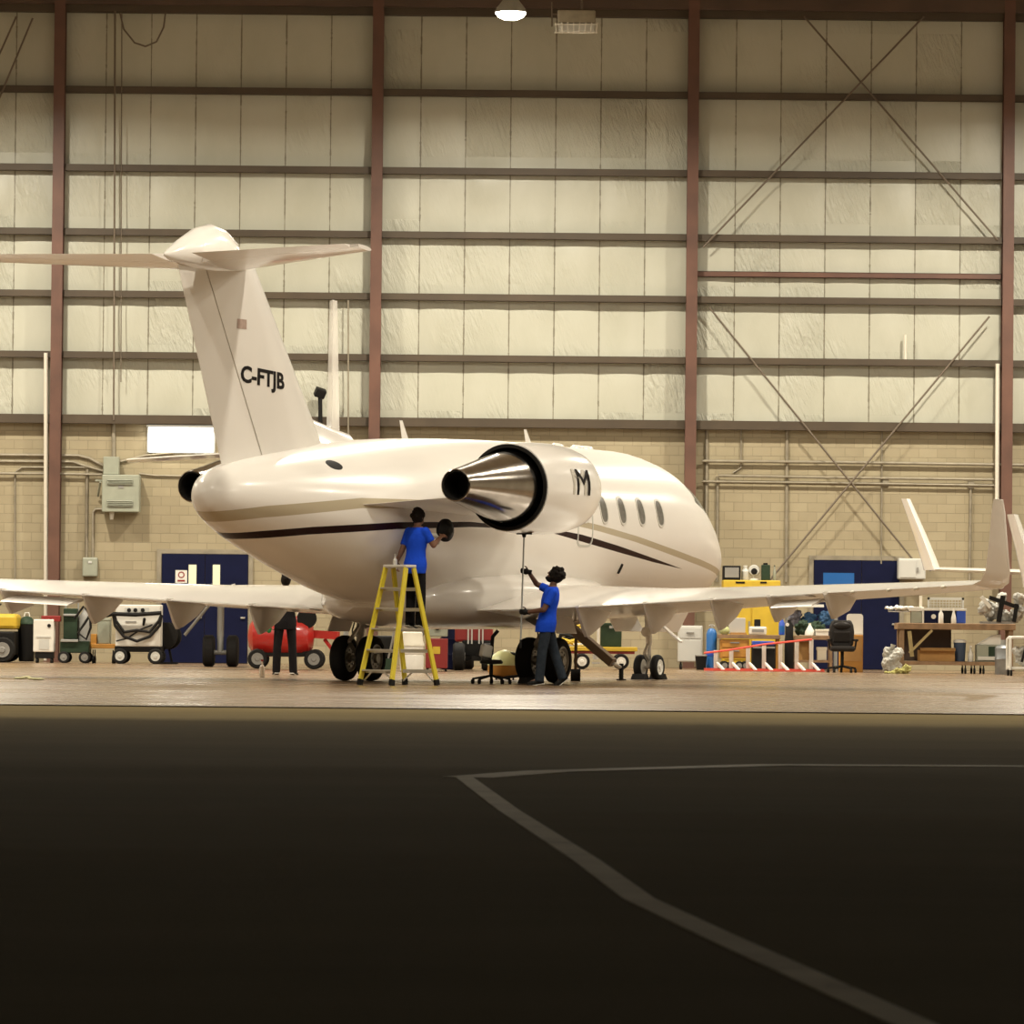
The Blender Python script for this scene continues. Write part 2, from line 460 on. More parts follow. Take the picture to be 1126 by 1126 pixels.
# ------------------------------------------------------------ the business jet
def pchip(T, k):
    xs = [r[0] for r in T]; ys = [r[k] for r in T]; n = len(xs)
    h = [xs[i + 1] - xs[i] for i in range(n - 1)]; d = [(ys[i + 1] - ys[i]) / h[i] for i in range(n - 1)]
    s = [d[0]] + [0 if d[i - 1] * d[i] <= 0 else (3 * (h[i - 1] + h[i])) / ((2 * h[i] + h[i - 1]) / d[i - 1] + (h[i] + 2 * h[i - 1]) / d[i]) for i in range(1, n - 1)] + [d[-1]]
    def fn(x):
        x = min(max(x, xs[0]), xs[-1]); i = 0
        while i < n - 2 and x > xs[i + 1]: i += 1
        t = (x - xs[i]) / h[i]
        return (2 * t ** 3 - 3 * t * t + 1) * ys[i] + (t ** 3 - 2 * t * t + t) * h[i] * s[i] + (-2 * t ** 3 + 3 * t * t) * ys[i + 1] + (t ** 3 - t * t) * h[i] * s[i + 1]
    return fn
#        x     top    bot   half width
FUS = [(-8.08, 2.76, 2.68, .03), (-8.0, 2.9, 2.54, .17), (-7.78, 3.04, 2.38, .33), (-7.3, 3.18, 2.2, .52), (-6.5, 3.33, 1.97, .76), (-5.5, 3.47, 1.72, .98),
       (-4.5, 3.58, 1.49, 1.16), (-3.5, 3.66, 1.28, 1.28), (-2, 3.75, 1.12, 1.345), (0, 3.82, 1.1, 1.345), (2, 3.86, 1.1, 1.345), (6, 3.86, 1.1, 1.345), (7, 3.76, 1.12, 1.33), (7.6, 3.59, 1.15, 1.28),
       (8.2, 3.25, 1.22, 1.18), (8.8, 2.85, 1.33, 1.0), (9.3, 2.55, 1.48, .76), (9.7, 2.28, 1.64, .5), (9.92, 2.08, 1.78, .25), (10, 1.97, 1.88, .05)]
fT, fB, fW = pchip(FUS, 1), pchip(FUS, 2), pchip(FUS, 3)
def fus_y(x, z, side=-1, off=.0):
    T, B, w = fT(x), fB(x), fW(x); zc = (T + B) / 2; h = (T - B) / 2
    q = max(0, 1 - ((z - zc) / h) ** 2)
    return side * (w * math.sqrt(q) + off)
def fus_n(x, z, side):
    T, B, w = fT(x), fB(x), fW(x); zc = (T + B) / 2; h = (T - B) / 2
    y = fus_y(x, z, side); return V((0, y / w ** 2, (z - zc) / h ** 2)).normalized()

jet = thing('business_jet', 'large white twin-engine business jet with T-tail and dark stripe, parked across the hangar', 'airplane',
            (-1.0, 76.0, 0), math.radians(65))
# livery: bands that follow the length of the fuselage
m = M['livery'] = mat('fuselage_paint', (.83, .79, .74), .26, coat=.1); g = NT(m); g.b.inputs['Specular IOR Level'].default_value = .4
vec, x, y, z = g.xyz()
xn = g.math('MULTIPLY', g.math('ADD', x, 9.0), .05); zn = g.math('MULTIPLY', z, .25)
def band(pts):
    lo = g.curve(xn, [((a + 9) / 20, (c - h) / 4) for a, c, h in pts]); hi = g.curve(xn, [((a + 9) / 20, (c + h) / 4) for a, c, h in pts])
    return g.math('MULTIPLY', g.math('GREATER_THAN', zn, lo), g.math('LESS_THAN', zn, hi))
dark = band([(-9, 1.9, .07), (-7.44, 2.1, .06), (-6.97, 2.16, .058), (-6.12, 2.24, .056), (-4.19, 2.36, .052), (-2, 2.43, .04), (-.3, 2.42, .015), (.4, 2.41, .0), (.7, 2.41, .0), (1.1, 2.39, .035), (2.16, 2.31, .055), (3.66, 2.165, .05), (5.2, 2.01, .03), (6.6, 1.88, .0), (11, 1.4, -.02)])
tan_ = band([(-9, 2.25, .09), (-8.05, 2.37, .085), (-7.13, 2.49, .085), (-5.1, 2.67, .075), (-2, 2.72, .06), (1, 2.62, .05), (2.86, 2.48, .05), (4.34, 2.34, .05), (6.82, 2.05, .05), (8.7, 1.85, .045), (11, 1.6, .04)])
g.l(g.mix(dark, g.mix(tan_, (.83, .79, .74), (.47, .4, .28)), (.022, .008, .008)), g.b.inputs['Base Color'])
g.l(g.math('SUBTRACT', .4, g.math('MULTIPLY', dark, .32)), g.b.inputs['Specular IOR Level'])
g.l(g.math('SUBTRACT', .1, g.math('MULTIPLY', dark, .1)), g.b.inputs['Coat Weight'])

N = 56; xs = [-8.08 + .03 * k for k in range(4)] + [-7.95 + .25 * k for k in range(60)]
xs = [q for q in xs if q < 7] + [7 + .1 * k for k in range(28)] + [9.8 + .025 * k for k in range(9)]
mb = MB(); rings = []
for q in xs:
    T, B, w = fT(q), fB(q), fW(q)
    rings.append([V((q, w * math.cos(2 * PI * i / N), (T + B) / 2 + (T - B) / 2 * math.sin(2 * PI * i / N))) for i in range(N)])
fus = mb.loft(rings).build('fuselage', M['livery'], jet, 60)
def fpatch(name, mat_, outline, side, off=.006, parent=fus, hole=None, label=None):
    """skin patch on the fuselage; hole = inner scale for a ring-shaped patch"""
    cx = sum(p[0] for p in outline) / len(outline); cz = sum(p[1] for p in outline) / len(outline)
    sc_ = [1.0, .75, .5, .25] if hole is None else [1.0, hole]
    b = MB(); n = len(outline); rs = []
    for o_, scs in ((off, sc_), ):
        for s_ in scs:
            rs.append([V((cx + (a - cx) * s_, fus_y(cx + (a - cx) * s_, cz + (c - cz) * s_, side), cz + (c - cz) * s_)) + fus_n(cx + (a - cx) * s_, cz + (c - cz) * s_, side) * o_ for a, c in outline])
    base = [V((a, fus_y(a, c, side), c)) - fus_n(a, c, side) * .01 for a, c in outline]
    if hole is None: b.loft([base] + rs)
    else:
        inner = [V((cx + (a - cx) * hole, fus_y(cx + (a - cx) * hole, cz + (c - cz) * hole, side), cz + (c - cz) * hole)) - fus_n(a, c, side) * .01 for a, c in outline]
        b.loft([base] + rs + [inner], False, False)
    return b.build(name, mat_, parent, 40, label=label)
def oval(cx, cz, a, b, n=28, p=2.6):
    o = []
    for i in range(n):
        t = 2 * PI * i / n; c, s = math.cos(t), math.sin(t)
        o.append((cx + a * math.copysign(abs(c) ** (2 / p), c), cz + b * math.copysign(abs(s) ** (2 / p), s)))
    return o
M['win'] = mat('cabin_window_glass', (.2, .19, .17), .2, coat=.4, noise_=.3, nscale=14)
M['winframe'] = mat('window_surround', (.6, .57, .52), .35)
for side in (-1, 1):
    for q in (.75, 1.52, 2.29, 3.06, 3.8, 4.58, 5.36):
        fpatch('cabin_window', M['win'], oval(q, 2.79, .125, .21), side, .004)
        fpatch('window_surround', M['winframe'], oval(q, 2.79, .15, .24), side, .009, hole=.84)
    fpatch('cockpit_window', M['glass_dark'], [(7.25, 3.02), (7.75, 2.86), (7.8, 3.1), (7.55, 3.28), (7.3, 3.3)], side, .006)
    fpatch('windshield', M['glass_dark'], [(7.84, 2.86), (8.6, 2.72), (8.45, 2.86), (8.1, 3.12), (7.9, 3.2)], side, .006)
fpatch('hatch_outline', M['grey_light'], oval(2.28, 2.5, .3, .33, 36, 5), -1, .008, hole=.9)
fpatch('air_vent', M['black'], oval(-5.35, 3.22, .16, .07, 20, 2), -1, .006)
fpatch('static_port', M['black'], oval(4.0, 1.85, .03, .08, 16, 4), -1, .02)
# antennas on the crown
for q, h_ in ((-1.55, .3), (3.0, .26)):
    z0 = fT(q) - .03
    MB().loft([[V((q + a, s, z0)) for a, s in ((-.12, 0), (0, .02), (.12, 0), (0, -.02))], [V((q - .16 + a, s, z0 + h_)) for a, s in ((-.05, 0), (0, .012), (.05, 0), (0, -.012))]]).build('antenna', M['white'], jet)
for q in (4.1, 4.9, 5.3):
    MB().ell((q, 0, fT(q)), (.22, .09, .06), n=14, m=8).build('antenna_bump', M['white'], jet)
# belly fairing
mb = MB(); rings = []
for q, w, b_, t_ in ((-3.0, .25, 1.15, 1.35), (-2.7, .75, 1.02, 1.5), (-2.2, 1.1, .92, 1.65), (-1.4, 1.3, .85, 1.75), (0, 1.4, .83, 1.82), (2.2, 1.4, .84, 1.8), (3.2, 1.35, .88, 1.75), (3.9, 1.15, .95, 1.65), (4.4, .75, 1.04, 1.45), (4.7, .25, 1.1, 1.3)):
    r = []
    for i in range(36):
        t = 2 * PI * i / 36; c, s = math.cos(t), math.sin(t)
        r.append(V((q, w * math.copysign(abs(c) ** .75, c), (b_ + t_) / 2 + (t_ - b_) / 2 * math.copysign(abs(s) ** .75, s))))
    rings.append(r)
mb.loft(rings).build('belly_fairing', M['white'], jet, 60)
# aerofoil sections
def foil(le, te, tc, n=14, camber=0.0, x0=0.0, x1=1.0):
    """list of (x, dz) loop over chord fraction x0..x1"""
    c = le - te; up = []
    for i in range(n + 1):
        f = x0 + (x1 - x0) * (1 - math.cos(PI * i / n)) / 2
        t = 5 * tc * (.2969 * math.sqrt(f) - .126 * f - .3516 * f * f + .2843 * f ** 3 - .1015 * f ** 4)
        up.append((f, t))
    pts = [(le - f * c, t * c + camber * c * 4 * f * (1 - f)) for f, t in up] + [(le - f * c, -t * c + camber * c * 4 * f * (1 - f)) for f, t in reversed(up[1:] if x0 == 0 else up)]
    return pts
def lin(T, q):
    for a, b in zip(T[:-1], T[1:]):
        if q <= b[0] or b is T[-1]:
            t = (q - a[0]) / (b[0] - a[0]); return [a[k] + (b[k] - a[k]) * t for k in range(1, len(a))]
#       y    LE     TE     zTE   tc   incidence
WING = [(.7, 3.7, -1.5, 1.1, .125, .14), (2.0, 2.9, -1.5, 1.15, .12, .12), (3.6, 1.75, -1.62, 1.225, .115, .07), (9.7, -1.4, -2.75, 1.545, .1, .0)]
def wing_sec(y, side):
    le, te, zt, tc, inc = lin(WING, y)
    return [V((a, side * y, zt + d + inc * (a - te) / (le - te))) for a, d in foil(le, te, tc, 16, .012)]
FAIR = {-1: (2.95, 4.12, 5.3, 6.28, 7.25), 1: (2.68, 4.07, 5.44, 6.8, 8.1)}
for side in (-1, 1):
    mb = MB(); mb.loft([wing_sec(y, side) for y in (.7, 1.4, 2.0, 2.8, 3.6, 5, 6.5, 8, 9, 9.7)])
    wing = mb.build('wing', M['white'], jet, 50)
    # winglet, blended at the tip
    le, te, zt, tc, inc = lin(WING, 9.7); rs = [wing_sec(9.68, side)]
    for y, dz, l, t, tk in ((9.82, .06, -1.55, -2.77, .09), (9.9, .2, -1.75, -2.8, .085), (10.0, .6, -2.15, -2.95, .08), (10.1, 1.05, -2.55, -3.12, .08), (10.14, 1.22, -2.75, -3.16, .07)):
        ang = {.06: .5, .2: 1.1}.get(dz, 1.4)
        rs.append([V((a, side * (y - d * math.sin(ang)), zt + dz + d * math.cos(ang))) for a, d in foil(l, t, tk, 16)])
    MB().loft(rs).build('winglet', M['white'], wing, 50)
    # flap track fairings: deep thin blades under the trailing edge
    for y in FAIR[side]:
        le, te, zt, tc, inc = lin(WING, y); rs = []
        dep = .46 if y < 6 else .38
        for q, top, bot, w in ((te - .02, zt + .02, zt - .03, .03), (te + .2, zt + .03, zt - dep * .75, .07), (te + .32, zt + .05, zt - dep, .075), (te + .5, zt + .05, zt - dep * .9, .08), (te + .95, zt + .06, zt - .25, .06), (te + 1.25, zt + .05, zt - .08, .02)):
            rs.append([V((q, side * y + w * a, bot + (top - bot) * b_)) for a, b_ in ((-1, 1), (-1, .4), (-.35, 0), (.35, 0), (1, .4), (1, 1))])
        MB().loft(rs).build('flap_fairing', M['white'], wing, 30)
    # flap, dropped slightly below the wing
    b = MB(); rs = []
    for y in (1.65, 3.6, 6.9):
        le, te, zt, tc, inc = lin(WING, y)
        rs.append([V((a, side * y, zt - .012 + d)) for a, d in foil(te + .5, te - .04, .1, 8)])
    b.loft(rs).build('flap', M['white'], wing, 40)
    y0_, y1_ = ((6.42, 7.12), (5.58, 6.68))[side > 0]; rs = []
    for y in (y0_, y1_):
        le, te, zt, tc, inc = lin(WING, y)
        rs.append([V((a, side * y, z)) for a, z in ((te + .3, zt - .1), (te + .25, zt - .07), (te - .22, zt - .165), (te - .25, zt - .185), (te + .2, zt - .12))])
    MB().loft(rs).build('drooped_flap', M['white'], wing, 0)
    # small static wicks / lights under the outer trailing edge
    for y in (7.7, 8.3, 8.75, 9.2):
        le, te, zt, tc, inc = lin(WING, y)
        MB().ell((te + .02, side * y, zt - .01), (.05, .035, .025), n=10, m=6).build('edge_light', M['cream'], wing)
# fin and rudder
def fle(z): return -4.63 - .873 * (z - 3.81)
def fte(z): return -7.48 - .489 * (z - 3.14)
def fhi(z): return -6.46 - .645 * (z - 3.3)
def fin_t(z): return .105
def fin_y(x, z):
    le, te = fle(z), fte(z); c = le - te; f = min(max((le - x) / c, 0), 1)
    return c * 5 * fin_t(z) * (.2969 * math.sqrt(f) - .126 * f - .3516 * f * f + .2843 * f ** 3 - .1015 * f ** 4)
def fin_sec(z, part):
    le, te, hi = fle(z), fte(z), fhi(z); fh = (le - hi) / (le - te)
    pts = foil(le, te, fin_t(z), 14, 0, 0, fh - .006) if part == 0 else foil(le, te, fin_t(z), 8, 0, fh + .006, 1)
    return [V((a, d, z)) for a, d in pts]
fin = MB().loft([fin_sec(z, 0) for z in (2.9, 3.4, 4, 4.6, 5.2, 5.8, 6.1)]).build('vertical_fin', M['white'], jet, 50)
MB().loft([fin_sec(z, 1) for z in (3.16, 3.8, 4.6, 5.2, 5.96)]).build('rudder', M['white'], fin, 50)
b = MB(); rs = []
for q, zt in ((-3.3, 3.66), (-3.45, 3.75), (-4.0, 3.82), (-4.7, 3.93), (-5.2, 4.2)):
    rs.append([V((q, w, z)) for w, z in ((-.14, 3.3), (-.06, zt - .08), (0, zt), (.06, zt - .08), (.14, 3.3))])
b.loft(rs).build('dorsal_fin', M['white'], fin, 50)
def on_fin(u, v, w): 
    X = -7.14 + u * 1.32; Z = 4.37 + v * 1.0 - .06 * u
    return V((X, -fin_y(X, Z) - .004 + w, Z))
text_mesh('C-FTJB', 'registration', M['text_dark'], fin, .325, on_fin, .003, .011)
b = MB(); b.loft([[V((-7.28, -fin_y(-7.28, 5.2) - .004, 5.12)), V((-7.02, -fin_y(-7.02, 5.2) - .004, 5.12)), V((-7.02, -fin_y(-7.02, 5.2) - .004, 5.26)), V((-7.28, -fin_y(-7.28, 5.2) - .004, 5.26))],
                  [V((-7.28, -.05, 5.12)), V((-7.02, -.05, 5.12)), V((-7.02, -.05, 5.26)), V((-7.28, -.05, 5.26))]])
b.build('flag_patch', mat('faded_flag', (.5, .36, .3), .4, noise_=.35, nscale=9), fin, 0)
# tail bullet and tailplanes
b = MB(); rs = []
for q, zc, w, h_ in ((-9.25, 6.04, .015, .015), (-9.1, 6.06, .06, .08), (-8.8, 6.11, .12, .18), (-8.35, 6.18, .18, .3), (-7.95, 6.22, .22, .35), (-7.6, 6.2, .22, .33), (-7.3, 6.14, .19, .25), (-7.1, 6.08, .13, .16), (-6.95, 6.03, .02, .02)):
    rs.append([V((q, w * math.cos(2 * PI * i / 28), zc + h_ * math.sin(2 * PI * i / 28))) for i in range(28)])
bul = b.loft(rs).build('tail_bullet', M['white'], jet, 60)
for side in (-1, 1):
    def tsec(y, x0, x1):
        t = y / 3.15; le, te = -6.95 - 2.1 * t, -8.95 - .67 * t
        zt = 6.07 + .02 * t
        return [V((a, side * y, zt + d + (-.05) * (a - te) / (le - te))) for a, d in foil(le, te, .1, 12, 0, x0, x1)]
    tp = MB().loft([tsec(y, 0, .7) for y in (0, .8, 1.6, 2.4, 3.0, 3.15)]).build('tailplane', M['white'], jet, 50)
    MB().loft([tsec(y, .705, 1) for y in (.32, 1.2, 2.2, 3.0)]).build('elevator', M['white'], tp, 50)
# engines
for side in (-1, 1):
    o = (-.39, side * 2.21, 3.0); ax = (-1, 0, -.012)
    nac = MB().lathe([(-.02, .5), (-.05, .53), (-.06, .555), (-.02, .585), (.1, .625), (.4, .672), (.9, .7), (1.5, .7), (1.9, .685), (2.13, .665), (2.13, .645), (1.9, .64), (1.3, .64), (.9, .6), (.3, .5)], o, ax, 48, True).build('engine_nacelle', M['white'], jet, 40)
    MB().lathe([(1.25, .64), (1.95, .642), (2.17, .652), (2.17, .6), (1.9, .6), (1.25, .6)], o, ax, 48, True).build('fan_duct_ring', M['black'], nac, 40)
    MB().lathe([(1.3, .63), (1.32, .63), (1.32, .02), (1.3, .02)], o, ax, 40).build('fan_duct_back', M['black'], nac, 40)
    MB().lathe([(1.35, .46), (1.8, .545), (2.15, .55), (2.5, .505), (3.0, .415), (3.6, .3), (3.95, .24), (3.96, .225), (3.6, .23), (3.0, .23)], o, ax, 48).build('exhaust_cone', M['chrome'], nac, 40)
    MB().lathe([(3.3, .225), (3.94, .228), (3.945, .2), (3.5, .19), (3.49, .01)], o, ax, 32).build('exhaust_opening', M['black'], nac, 40)
    MB().lathe([(.35, .5), (.37, .5), (.4, .15), (.2, .06), (.12, .01)], o, ax, 32).build('fan_hub', M['grey_mid'], nac, 40)
    b = MB(); rs = []
    for y, le, te, zz, tc in ((.85, .2, -5.3, 2.62, .05), (1.35, -.1, -4.75, 2.69, .055), (1.9, -.6, -3.95, 2.78, .06)):
        rs.append([V((a, side * y, zz + d)) for a, d in foil(le, te, tc, 14)])
    b.loft(rs).build('engine_pylon', M['white'], jet, 50)
    b = MB()
    for q, s_ in ((-1.0, .03), (-1.35, .05)): pass
    def on_nac(u, v, w):
        a = (v - .2) / .7 + .13
        X = (-1.59 if side < 0 else -1.01) - u * side * 1.3
        return V((X, side * (2.21 + (.7 + .006 + w) * math.cos(a)), 3.0 + (.7 + .006 + w) * math.sin(a)))
    lg = text_mesh('M', 'engine_emblem', M['text_dark'], nac, .58, on_nac, .004, .0, 3)
    text_mesh('M', 'emblem_shadow', mat('emblem_grey', (.5, .46, .39), .4), lg, .58, lambda u, v, w: on_nac(u - .11, v, w) - V((0, side * .002, 0)), .003, .0, 3)
# landing gear
def wheel(c, r, w, parent, rim, n=32):
    b = MB(); h = w / 2
    b.lathe([(-h * .7, r * .58), (-h, r * .66), (-h, r * .82), (-h * .75, r * .95), (-h * .3, r), (h * .3, r), (h * .75, r * .95), (h, r * .82), (h, r * .66), (h * .7, r * .58)], c, (0, 1, 0), n)
    tyre = b.build('wheel', M['rubber'], parent, 40)
    for sgn in (-1, 1):
        d = MB(); d.lathe([(0, r * .62), (h * .25, r * .62), (h * .3, r * .54), (h * .1, r * .45), (h * .1, r * .22), (h * .45, r * .18), (h * .45, .004)], V(c) + V((0, sgn * h * .62, 0)), (0, sgn, 0), 24)
        for k in range(8):
            a = 2 * PI * k / 8
            d.cyl(V(c) + V((math.cos(a) * r * .36, sgn * h * .6, math.sin(a) * r * .36)), V(c) + V((math.cos(a) * r * .36, sgn * h * .85, math.sin(a) * r * .36)), r * .05, n=8)
        d.build('hub', rim, tyre, 30)
    return tyre
M['hubgrey'] = mat('wheel_hub', (.33, .31, .27), .4, metal=.5)
for side in (-1, 1):
    y0 = side * 1.62
    b = MB().cyl((.1, y0, .33), (.18, y0, .75), .05).cyl((.18, y0, .7), (.3, y0, 1.25), .075).cyl((.1, y0 - .24, .36), (.1, y0 + .24, .36), .045)
    st = b.build('main_gear_strut', M['alu'], jet, 40)
    MB().bar((.22, y0, .85), (.5, y0 - side * .75, 1.18), .06, .09).build('side_brace', M['greymetal'], st)
    MB().bar((.02, y0, .45), (-.2, y0, .62), .05, .04).bar((-.2, y0, .62), (.12, y0, .85), .05, .04).build('torque_link', M['alu'], st)
    MB().tube([(.2, y0 + .06, 1.1), (.1, y0 + .1, .8), (.08, y0 + .07, .45)], .012).build('hose', M['black'], st)
    b = MB().box((.15, y0 + side * .3, .98), (.75, .02, .42), (side * .35, 0, 0)); b.build('gear_door', M['white'], st, 0, .005)
    for s2 in (-1, 1): wheel((.1, y0 + s2 * .23, .36), .36, .25, st, M['hubgrey'])
b = MB().cyl((8.0, 0, .21), (8.0, 0, .7), .035).cyl((8.0, 0, .6), (7.9, 0, 1.25), .055).cyl((8, -.17, .21), (8, .17, .21), .03)
ng = b.build('nose_gear_strut', M['alu'], jet, 40)
MB().bar((7.97, 0, .75), (8.6, 0, 1.25), .05, .05).build('drag_brace', M['greymetal'], ng)
MB().bar((8.02, .0, .3), (7.8, 0, .45), .05, .03).bar((7.8, 0, .45), (7.97, 0, .62), .05, .03).build('torque_link', M['alu'], ng)
MB().ell((7.86, 0, .82), (.05, .09, .09), n=14, m=8).build('taxi_light', M['offwhite'], ng)
for s2 in (-1, 1): wheel((8, s2 * .155, .215), .215, .13, ng, M['rim'])
for s2 in (-1, 1):
    MB().box((7.9, s2 * .42, 1.0), (1.2, .02, .4), (s2 * -.5, 0, 0)).build('nose_gear_door', M['white'], ng, 0, .005)
MB().box((6.9, -.75, .9), (.12, .8, .03), (math.radians(38), 0, 0)).build('door_panel', M['white'], ng, 0, .004)
# ------------------------------------------------------------ people
def hand(b, w, d, n, ts=1, curl=.9, spread=.019, rf=.0085):
    w, d, n = V(w), V(d).normalized(), V(n); n = (n - d * n.dot(d)).normalized(); s = d.cross(n)
    R = Matrix((s, d, n)).transposed()
    b.ell(w + d * .05, (.042, .056, .017), R, 14, 8)
    for i, L in enumerate((.068, .078, .072, .056)):
        p = w + d * .092 + s * ts * (.03 - spread * i); a = .12; r = rf
        for k, q in enumerate((.46, .31, .23)):
            a2 = a + curl * (.55 if k == 0 else .9 * k)
            dd = d * math.cos(a2) + n * math.sin(a2); e = p + dd * L * q * 1.25
            b.cap(p, e, r, r * .92, 8); p = e; r *= .93
    p = w + d * .03 + s * ts * .035
    for k, (dd, L) in enumerate(((d * .6 + s * ts * .75 + n * .35, .045), (d * .8 + s * ts * .15 + n * (.4 + .4 * curl), .034))):
        e = p + dd.normalized() * L; b.cap(p, e, .0105, .0095, 8); p = e
def tors(b, P, N, r, f, inf=0.0, t0=-.16, t1=1.06, girth=1.0, hem=0.0):
    P, N = V(P), V(N); rings = []
    T = [(-.16, .15, .1), (0, .168, .118), (.22, .155, .108), (.42, .155, .108), (.65, .18, .122), (.83, .192, .112), (.95, .16, .09), (1.02, .1, .07), (1.1, .06, .058)]
    def at_(t): return [lin([(a, c, d) for a, c, d in T], t)[k] for k in (0, 1)]
    ts = sorted(set([t0, t1] + [t0 + (t1 - t0) * k / 14 for k in range(15)]))
    for t in ts:
        w, d = at_(t); c = P + (N - P) * t
        if hem and t < .35: w += hem * (.35 - t) / .55; d += hem * 1.3 * (.35 - t) / .55
        rings.append([c + r * (w * girth + inf) * math.cos(2 * PI * i / 24) + f * (d * girth + inf) * math.sin(2 * PI * i / 24) for i in range(24)])
    b.loft(rings)
def human(name, label, loc, J, f, fd, shirt, trousers, skin, rz=0, gloves=None, hair_r=.014, beard=False, curl=.9, palm=None, shoe=None, longs=False):
    root = thing(name, label, 'person', loc, rz)
    f = V(f).normalized(); r = f.cross(V((0, 0, 1))).normalized(); fd = V(fd).normalized()
    hr = fd.cross(V((0, 0, 1))).normalized(); hu = hr.cross(fd)
    HR = Matrix((hr, fd, hu)).transposed()
    J = {k: V(v) for k, v in J.items()}
    def H(a, b_, c): return J['head'] + hr * a + fd * b_ + hu * c
    b = MB(); tors(b, J['pel'], J['neck'], r, f)
    b.cap(J['neck'] - V((0, 0, .04)), J['head'] - hu * .05 - fd * .02, .058, .052)
    b.ell(J['head'], (.073, .093, .112), HR, 20, 14)
    b.ell(H(0, .03, -.055), (.056, .066, .062), HR)
    b.cap(H(0, .088, .02), H(0, .106, -.018), .011, .016, 8)
    b.cap(H(-.02, .088, -.058), H(.02, .088, -.058), .009, .009, 8)
    for s in (-1, 1):
        b.ell(H(s * .075, -.005, 0), (.012, .024, .034), HR, 10, 8)
        b.cap(H(s * .015, .087, .028), H(s * .05, .076, .03), .01, .008, 8)
        k = 'R' if s > 0 else 'L'
        b.cap(J['sh' + k], J['el' + k], .055, .042); b.cap(J['el' + k], J['wr' + k], .043, .028)
        b.cap(J['hip' + k], J['kn' + k], .085, .056); b.cap(J['kn' + k], J['an' + k], .056, .038)
        b.cap(J['an' + k], J['an' + k] + (J['toe' + k] - J['an' + k]) * .6 - V((0, 0, .02)), .034, .022)
        d = (J['wr' + k] - J['el' + k]).normalized()
        pn = V(palm[k]) if palm else -r * s
        hd = V(palm[k + 'd']) if palm and k + 'd' in palm else d
        hand(b, J['wr' + k] - hd.normalized() * .01, hd, pn, -s if palm is None else palm.get(k + 't', 1), curl)
        J['hd' + k] = hd; J['pn' + k] = pn
    body = remesh(b, 'body', skin, root, .0062, 3)
    for s in (-1, 1):
        MB().ell(H(s * .033, .083, .01), (.014, .01, .009), HR, 12, 8).build('eye', M['offwhite'], body)
        MB().ell(H(s * .033, .0915, .01), (.006, .004, .006), HR, 10, 6).build('pupil', M['black'], body)
    MB().cap(H(-.022, .093, -.06), H(.022, .093, -.06), .006, .006, 8).build('mouth', mat('lips', (.16, .05, .045), .5), body)
    b = MB(); b.ell(H(0, -.016, .02), (.075 + hair_r, .095 + hair_r, .108 + hair_r), HR, 20, 12)
    for k in range(40):
        a = random.uniform(0, 2 * PI); c = random.uniform(-.1, 1); q = math.sqrt(max(0, 1 - c * c))
        p = H((.075 + hair_r) * q * math.cos(a), -.02 + (.092 + hair_r) * q * math.sin(a), .02 + (.105 + hair_r) * c)
        if (p - H(0, .09, -.02)).length > .085: b.ell(p, (.018 + hair_r * .3,) * 3, None, 8, 6)
    remesh(b, 'hair', M['hair'], root, .008, 2)
    if beard:
        b = MB(); b.ell(H(0, .04, -.088), (.06, .064, .045), HR); b.cap(H(-.062, .02, -.05), H(0, .085, -.095), .022, .026); b.cap(H(.062, .02, -.05), H(0, .085, -.095), .022, .026)
        remesh(b, 'beard', M['hair'], root, .007, 2)
    # shirt: torso and short sleeves
    b = MB(); tors(b, J['pel'], J['neck'], r, f, .016, -.24, 1.03, 1.0, .03)
    for k in 'LR':
        e = J['sh' + k] + (J['el' + k] - J['sh' + k]) * .72
        b.cap(J['sh' + k], J['sh' + k] + (e - J['sh' + k]) * .1, .072, .07); b.cyl(J['sh' + k], e, .07, .062)
        if longs: b.cap(J['sh' + k], J['el' + k], .07, .06); b.cyl(J['el' + k], J['el' + k] + (J['wr' + k] - J['el' + k]) * .97, .06, .05)
    remesh(b, 'shirt', shirt, root, .011, 3)
    b = MB(); tors(b, J['pel'], J['neck'], r, f, .01, -.2, .1)
    for k in 'LR':
        b.cap(J['hip' + k], J['kn' + k], .092, .074); b.cap(J['kn' + k], J['kn' + k], .074, .074)
        b.cyl(J['kn' + k], J['an' + k] - V((0, 0, .035)), .075, .072)
    remesh(b, 'trousers', trousers, root, .011, 3)
    for k in 'LR':
        d = (J['toe' + k] - J['an' + k]); d.normalize(); g_ = d.cross(V((0, 0, 1))).normalized(); u_ = g_.cross(d)
        R = Matrix((g_, d, u_)).transposed(); c = J['an' + k] + d * .055 - V((0, 0, .038))
        b = MB(); b.ell(c, (.047, .14, .042), R, 16, 10); b.ell(c - d * .06 + u_ * .03, (.045, .065, .05), R, 14, 8)
        b.box(c - u_ * .03, (.085, .25, .022), R)
        sh = remesh(b, 'shoe', shoe or M['black'], root, .008, 2)
        MB().box(c - u_ * .037, (.088, .256, .014), R).build('sole', M['offwhite'], sh, 0, .004)
    if gloves:
        for k in 'LR':
            ts = palm.get(k + 't', 1) if palm else 1
            b = MB(); hd = J['hd' + k].normalized(); hand(b, J['wr' + k] - hd * .01, hd, J['pn' + k], ts, curl, .0195, .0125)
            b.ell(J['wr' + k] + hd * .04, (.05, .05, .03), Matrix((hd.cross(J['pn' + k]).normalized(), hd, J['pn' + k].normalized())).transposed(), 12, 8)
            b.cyl(J['wr' + k] - hd * .05, J['wr' + k] + hd * .03, .036, .036)
            remesh(b, 'glove', gloves, root, .006, 2)
    return root
